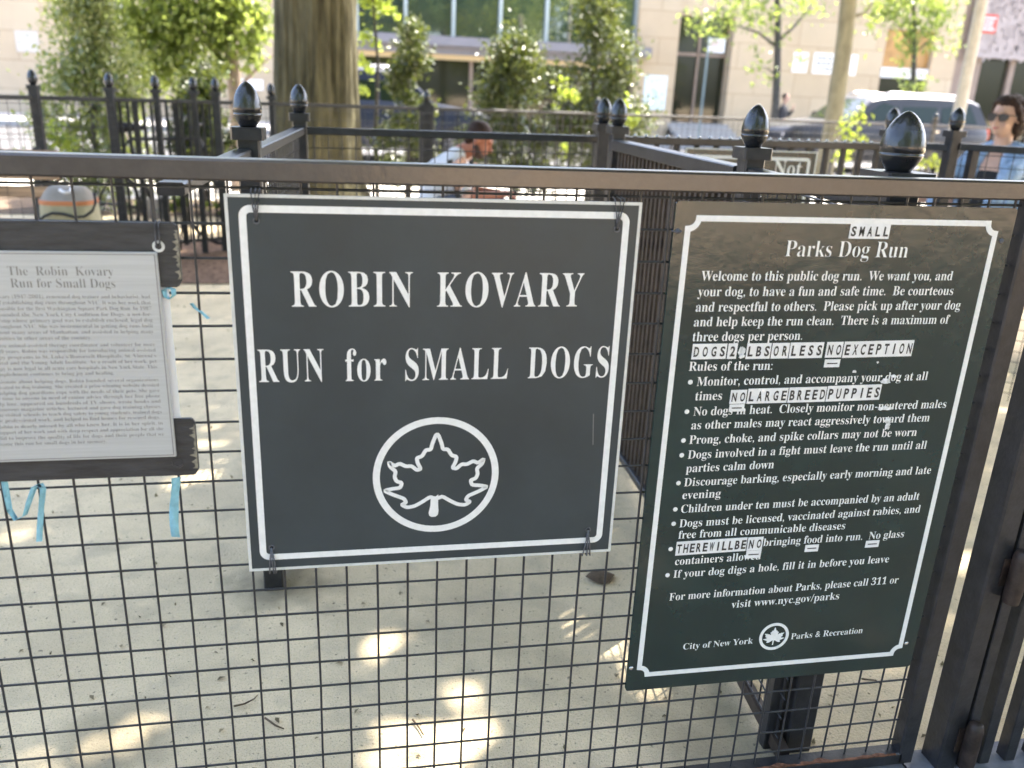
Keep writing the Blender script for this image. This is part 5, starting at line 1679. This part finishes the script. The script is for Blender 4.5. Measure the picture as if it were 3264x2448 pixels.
for sx in (-1, 1):
    pants += [('c', (sx * .09, .02, -.85), (sx * .11, -.40, -.865), .098, .074), ('c', (sx * .11, -.40, -.87), (sx * .10, -.38, -1.20), .070, .052)]
blob_obj("trousers", pants, 'grey_cloth', wt, T, voxel=.016, smooth=3)
sh = []
for sx in (-1, 1):
    sh += [('c', (sx * .10, -.37, -1.262), (sx * .115, -.56, -1.268), .045, .036)]
blob_obj("shoe", sh[:1], 'black_cloth', wt, T, voxel=.012)
blob_obj("shoe", sh[1:], 'black_cloth', wt, T, voxel=.012)
# the woman's bench, turned as she is
tb = bench("wooden bench under the seated woman in denim", -.9, .9, .12, hz - .955, face=-1, m='teak')
tb.matrix_basis = Matrix.Translation((pw.x, pw.y, 0)) @ Matrix.Rotation(math.radians(-70), 4, 'Z')

# --- man reading on a bench behind the back fence, side view facing right
pm = at(1528, 448, 5.4)
mt_ = thing("person", "bearded man in a white T-shirt sitting bent forward on a bench behind the mesh", "person", (pm.x - .25, pm.y, 0))
TM = Matrix.Translation(pm) @ Matrix.Rotation(math.radians(78), 4, 'Z')
tilt = Matrix.Rotation(math.radians(26), 4, 'X')         # head bowed
def tl(shapes, Mx):
    out = []
    for s in shapes:
        if s[0] == 'e':
            out.append(('e', tuple(Mx @ Vector(s[1])), s[2], (math.radians(26), 0, 0)))
        else:
            out.append(('c', tuple(Mx @ Vector(s[1])), tuple(Mx @ Vector(s[2])), s[3], s[4]))
    return out
mh = tl([('e', (0, .012, .035), (.078, .099, .094)), ('e', (0, -.022, -.040), (.062, .070, .074)), ('e', (0, -.054, -.090), (.036, .036, .030)), ('c', (0, -.090, .012), (0, -.116, -.032), .010, .015), ('e', (0, -.088, .032), (.050, .014, .012)), ('e', (.080, .014, -.010), (.011, .021, .032)), ('e', (-.080, .014, -.010), (.011, .021, .032)), ('e', (0, -.092, -.062), (.027, .010, .012))], tilt)
SH = .10                                                   # he hunches: shoulders close to the head
sz = -pm.z + .43 - SH                                          # seat height seen from the head
nb = (0, .085, -.145)
sh_z = -.24
mh += [('c', (0, .035, -.05), (0, .12, -.19), .060, .062), ('c', (0, .13, -.2), (-.17, .15, -.265), .055, .06), ('c', (0, .13, -.2), (.17, .15, -.265), .055, .06), ('e', (0, .19, -.38), (.17, .12, .18)), ('e', (0, .27, sz + .18), (.16, .13, .17)), ('e', (0, .29, sz + .08), (.18, .15, .11))]
for sx in (-1, 1):
    mh += [('c', (sx * .19, .15, -.28), (sx * .25, .02, -.50), .052, .042), ('c', (sx * .25, .02, -.50), (sx * .10, -.20, -.50), .040, .030), ('c', (sx * .10, .26, sz + .07), (sx * .13, -.19, sz + .06), .09, .065), ('c', (sx * .13, -.19, sz + .06), (sx * .12, -.15, sz - .36), .06, .04), ('c', (sx * .12, -.14, sz - .385), (sx * .13, -.31, sz - .395), .038, .028)]
    mh += hand((sx * .095, -.215, -.50), (-sx * .4, -.85, .15), (0, .2, 1), curl=.7)
def hunch(shapes):
    mv = lambda q_: (q_[0], q_[1] + .035, q_[2] + SH)
    return [('e', mv(a[1]), *a[2:]) if a[0] == 'e' else ('c', mv(a[1]), mv(a[2]), *a[3:]) for a in shapes]
nh = 8
mh = mh[:nh] + [('c', (0, .035, -.05), (0, .155, -.10), .060, .062)] + hunch(mh[nh + 1:])
blob_obj("body", mh, 'skin_red', mt_, TM, voxel=.0085, smooth=4)
blob_obj("hair", tl([('e', (0, .028, .062), (.083, .098, .083)), ('e', (0, .07, .0), (.076, .055, .075))], tilt), 'hair', mt_, TM, voxel=.009)
blob_obj("beard", tl([('e', (0, -.040, -.088), (.052, .052, .042)), ('c', (-.062, .0, -.045), (-.03, -.055, -.098), .022, .026), ('c', (.062, .0, -.045), (.03, -.055, -.098), .022, .026)], tilt), 'beard', mt_, TM, voxel=.009)
tee = [('c', (-.05, .125, -.215), (.05, .125, -.215), .062, .062), ('c', (0, .14, -.22), (-.18, .155, -.27), .068, .075), ('c', (0, .14, -.22), (.18, .155, -.27), .068, .075), ('e', (0, .19, -.38), (.19, .138, .19)), ('e', (0, .265, sz + .22), (.182, .15, .2)), ('e', (0, .28, sz + .10), (.185, .155, .10))]
for sx in (-1, 1):
    tee += [('c', (sx * .19, .15, -.28), (sx * .232, .065, -.43), .075, .070)]
blob_obj("tshirt", hunch(tee), 'white_cloth', mt_, TM, voxel=.010, smooth=3, rough=.009)
pt = [('e', (0, .28, sz + .07), (.19, .16, .10))]
for sx in (-1, 1):
    pt += [('c', (sx * .10, .25, sz + .075), (sx * .13, -.19, sz + .065), .10, .078), ('c', (sx * .13, -.19, sz + .06), (sx * .12, -.15, sz - .33), .072, .055)]
blob_obj("trousers", hunch(pt), 'grey_cloth', mt_, TM, voxel=.016, smooth=3)
for sx in (-1, 1):
    blob_obj("shoe", hunch([('c', (sx * .12, -.13, sz - .39), (sx * .13, -.34, sz - .395), .046, .036)]), 'black_cloth', mt_, TM, voxel=.014)
tbm = bench("red-brown bench with the bearded man on it, behind the back fence", -.55, 1.15, .40, .43, face=-1, m='teak')
tbm.matrix_basis = Matrix.Translation((pm.x, pm.y, 0)) @ Matrix.Rotation(math.radians(78), 4, 'Z')

# --- man in a dark suit on the far pavement
YM = 24.1
pb = at(2506, 312, YM)
sm_ = thing("person", "distant man in a dark suit standing on the far pavement by the thin tree", "person", (pb.x, YM, .15))
TB = Matrix.Translation(pb) @ Matrix.Rotation(math.radians(50), 4, 'Z')
zf = -pb.z + .15
bb = [('e', (0, .01, .03), (.076, .096, .10)), ('e', (0, -.03, -.05), (.058, .062, .07)), ('c', (0, -.09, .01), (0, -.11, -.03), .010, .014), ('e', (.078, .01, -.01), (.010, .02, .03)), ('e', (-.078, .01, -.01), (.010, .02, .03)), ('c', (0, .02, -.07), (0, .03, -.2), .055, .058), ('e', (0, .03, -.42), (.18, .11, .22)), ('e', (0, .03, -.70), (.16, .11, .22))]
for sx in (-1, 1):
    bb += [('c', (sx * .10, .02, -.85), (sx * .11, 0, zf + .48), .085, .058), ('c', (sx * .11, 0, zf + .48), (sx * .11, .02, zf + .08), .056, .04), ('c', (sx * .11, .02, zf + .045), (sx * .12, -.16, zf + .035), .042, .03)]
bb += [('c', (-.2, .03, -.27), (-.24, .05, -.55), .052, .042), ('c', (-.24, .05, -.55), (-.22, -.05, -.80), .04, .03), ('c', (.2, .03, -.27), (.27, -.08, -.52), .052, .042), ('c', (.27, -.08, -.52), (.20, -.22, -.30), .04, .03)]
bb += hand((-.22, -.06, -.83), (0, -.1, -1), (1, 0, 0)) + hand((.198, -.225, -.27), (-.1, -.2, 1), (0, -1, .2), curl=1.0)
blob_obj("body", bb, 'skin', sm_, TB, voxel=.013, smooth=4)
blob_obj("hair", [('e', (0, .03, .06), (.082, .094, .085)), ('e', (0, .07, .0), (.072, .05, .07))], 'hair', sm_, TB, voxel=.012)
ja = [('c', (0, .04, -.22), (-.19, .03, -.28), .06, .07), ('c', (0, .04, -.22), (.19, .03, -.28), .06, .07), ('e', (0, .03, -.44), (.20, .13, .24)), ('e', (0, .03, -.78), (.19, .14, .22)), ('c', (-.21, .03, -.28), (-.25, .05, -.55), .068, .056), ('c', (-.25, .05, -.55), (-.225, -.04, -.77), .055, .042), ('c', (.21, .03, -.28), (.28, -.08, -.52), .068, .056), ('c', (.28, -.08, -.52), (.215, -.2, -.36), .055, .042)]
blob_obj("jacket", ja, 'suit', sm_, TB, voxel=.016, smooth=3)
tr = [('e', (0, .03, -.88), (.18, .13, .12))]
for sx in (-1, 1):
    tr += [('c', (sx * .10, .02, -.88), (sx * .11, 0, zf + .48), .10, .075), ('c', (sx * .11, 0, zf + .48), (sx * .11, .02, zf + .10), .075, .065)]
blob_obj("trousers", tr, 'suit', sm_, TB, voxel=.018, smooth=3)

# --- left: tan bench, cream bag with an orange band and black strap, and a bicycle leaning on the gate
p0, p1 = at(-900, 640, 4.6), at(125, 640, 4.6)
bench("sunlit tan wooden bench at the far left, seen between rail and plaque", p0.x, p1.x, 4.95, .40, face=-1, m='teak_pale')
bg_c = at(228, 700, 4.5)
hw = (at(318, 690, 4.5).x - at(140, 690, 4.5).x) / 2
zb_, zt_ = 0.02, at(228, 592, 4.5).z
bgt = thing("shoulder_bag", "cream canvas bag with an orange band and black strap, behind the mesh at left", "bag", (bg_c.x, 4.5, 0))
MT['canvas'] = mat("cream_canvas", (0.34, 0.31, 0.20), 0.85, var=0.12, scale=20, bump=0.3, bscale=60)
MT['canvas_lid'] = mat("grey_canvas_lid", (0.27, 0.24, 0.205), 0.85, var=0.1, scale=14, bump=0.3, bscale=40)
MT['orange'] = mat("orange_webbing", (0.45, 0.17, 0.07), 0.7)
zm = at(228, 645, 4.5).z
def bag_ring(z, fx, fy, n=28):
    return [(bg_c.x + hw * fx * abs(math.cos(a)) ** .7 * (1 if math.cos(a) >= 0 else -1), 4.5 + .15 * fy * abs(math.sin(a)) ** .7 * (1 if math.sin(a) >= 0 else -1), z) for a in [2 * math.pi * k / n for k in range(n)]]
mb = MB()
section_loft(mb, [bag_ring(zb_, .92, .85), bag_ring(zb_ + .03, 1.0, 1), bag_ring(zb_ + (zm - zb_) * .5, 1.08, 1.1), bag_ring(zm, .97, 1)])
mb.build("body", 'canvas', bgt, smooth=True)
mb = MB()
section_loft(mb, [bag_ring(zm + .022, .96, .98), bag_ring(zm + (zt_ - zm) * .3, .90, .9), bag_ring(zm + (zt_ - zm) * .62, .80, .72), bag_ring(zm + (zt_ - zm) * .9, .66, .5), bag_ring(zt_, .54, .34)])
mb.build("lid", 'canvas_lid', bgt, smooth=True)
mb = MB()
section_loft(mb, [bag_ring(zm - .002, .99, 1.03), bag_ring(zm + .024, .985, 1.02)])
mb.build("band", 'orange', bgt, smooth=True)
def bp_(u, v, y=4.33): return tuple(at(u, v, y))
MB().tube([bp_(120, 712), bp_(140, 690), bp_(165, 680), bp_(200, 682), bp_(240, 693), bp_(270, 690), bp_(295, 672), bp_(305, 645, 4.36), bp_(300, 615, 4.40)], .009, 8).build("strap", 'black_cloth', bgt, smooth='all')
MB().tube([bp_(190, 605, 4.38), bp_(205, 614, 4.36), bp_(222, 612, 4.36), bp_(228, 600, 4.40)], .009, 8).build("handle", 'white_cloth', bgt, smooth='all')

MT['tyre2'] = MT['tyre']
bc = thing("bicycle", "black bicycle propped beside the cream bag behind the fence", "bicycle", (at(470, 680, 6.3).x, 6.3, 0))
def wheel(cx, cz, y, r=.33):
    n = 40
    pts_ = [(cx + r * math.cos(2 * math.pi * k / n), y, cz + r * math.sin(2 * math.pi * k / n)) for k in range(n + 1)]
    w = MB().tube(pts_, .017, 6, cap=False).build("wheel", 'tyre', bc, smooth='all')
    s = MB()
    for k in range(18):
        a = 2 * math.pi * k / 18
        s.tube([(cx, y, cz), (cx + r * .96 * math.cos(a), y, cz + r * .96 * math.sin(a))], .0018, 4)
    s.tube([(cx, y - .03, cz), (cx, y + .03, cz)], .02, 8)
    s.build("spokes", 'steel', w)
cx_ = at(520, 640, 6.3).x
wheel(cx_ - .52, .34, 6.3); wheel(cx_ + .50, .34, 6.3)
fr = MB()
J = {'bb': (cx_ - .08, 6.3, .30), 'seat': (cx_ - .22, 6.3, .86), 'head': (cx_ + .33, 6.3, .88), 'headlow': (cx_ + .37, 6.3, .74), 'rw': (cx_ - .52, 6.3, .34), 'fw': (cx_ + .50, 6.3, .34)}
for a, b, r_ in (('bb', 'seat', .015), ('bb', 'headlow', .019), ('seat', 'head', .016), ('head', 'headlow', .018), ('bb', 'rw', .010), ('seat', 'rw', .009), ('headlow', 'fw', .013)):
    fr.tube([J[a], J[b]], r_, 8)
fr.build("frame", 'far_iron', bc, smooth='all')
MB().tube([(cx_ - .22, 6.3, .86), (cx_ - .235, 6.3, .93)], .012, 8).build("seat_post", 'steel', bc)
blob_obj("saddle", [('c', (cx_ - .32, 6.3, .95), (cx_ - .10, 6.3, .955), .055, .02)], 'black_cloth', bc, voxel=.01)
MB().tube([(cx_ + .33, 6.3, .88), (cx_ + .31, 6.3, .98), (cx_ + .36, 6.22, 1.0), (cx_ + .32, 6.05, .98)], .011, 8).tube([(cx_ + .31, 6.3, .98), (cx_ + .36, 6.38, 1.0), (cx_ + .32, 6.55, .98)], .011, 8).build("handlebar", 'far_iron', bc, smooth='all')
mb = MB().lathe([(.02, -.004), (.09, -.004), (.09, .004), (.02, .004)], (0, 0, 0), 24)
cr_ = mb.build("chainring", 'steel', bc)
cr_.data.transform(Matrix.Translation((cx_ - .08, 6.27, .30)) @ Matrix.Rotation(math.pi / 2, 4, 'X'))
MB().bar((cx_ - .08, 6.25, .30), (cx_ + .05, 6.25, .20), .02, .012).bar((cx_ - .08, 6.35, .30), (cx_ - .21, 6.35, .40), .02, .012).build("crank", 'steel', bc)
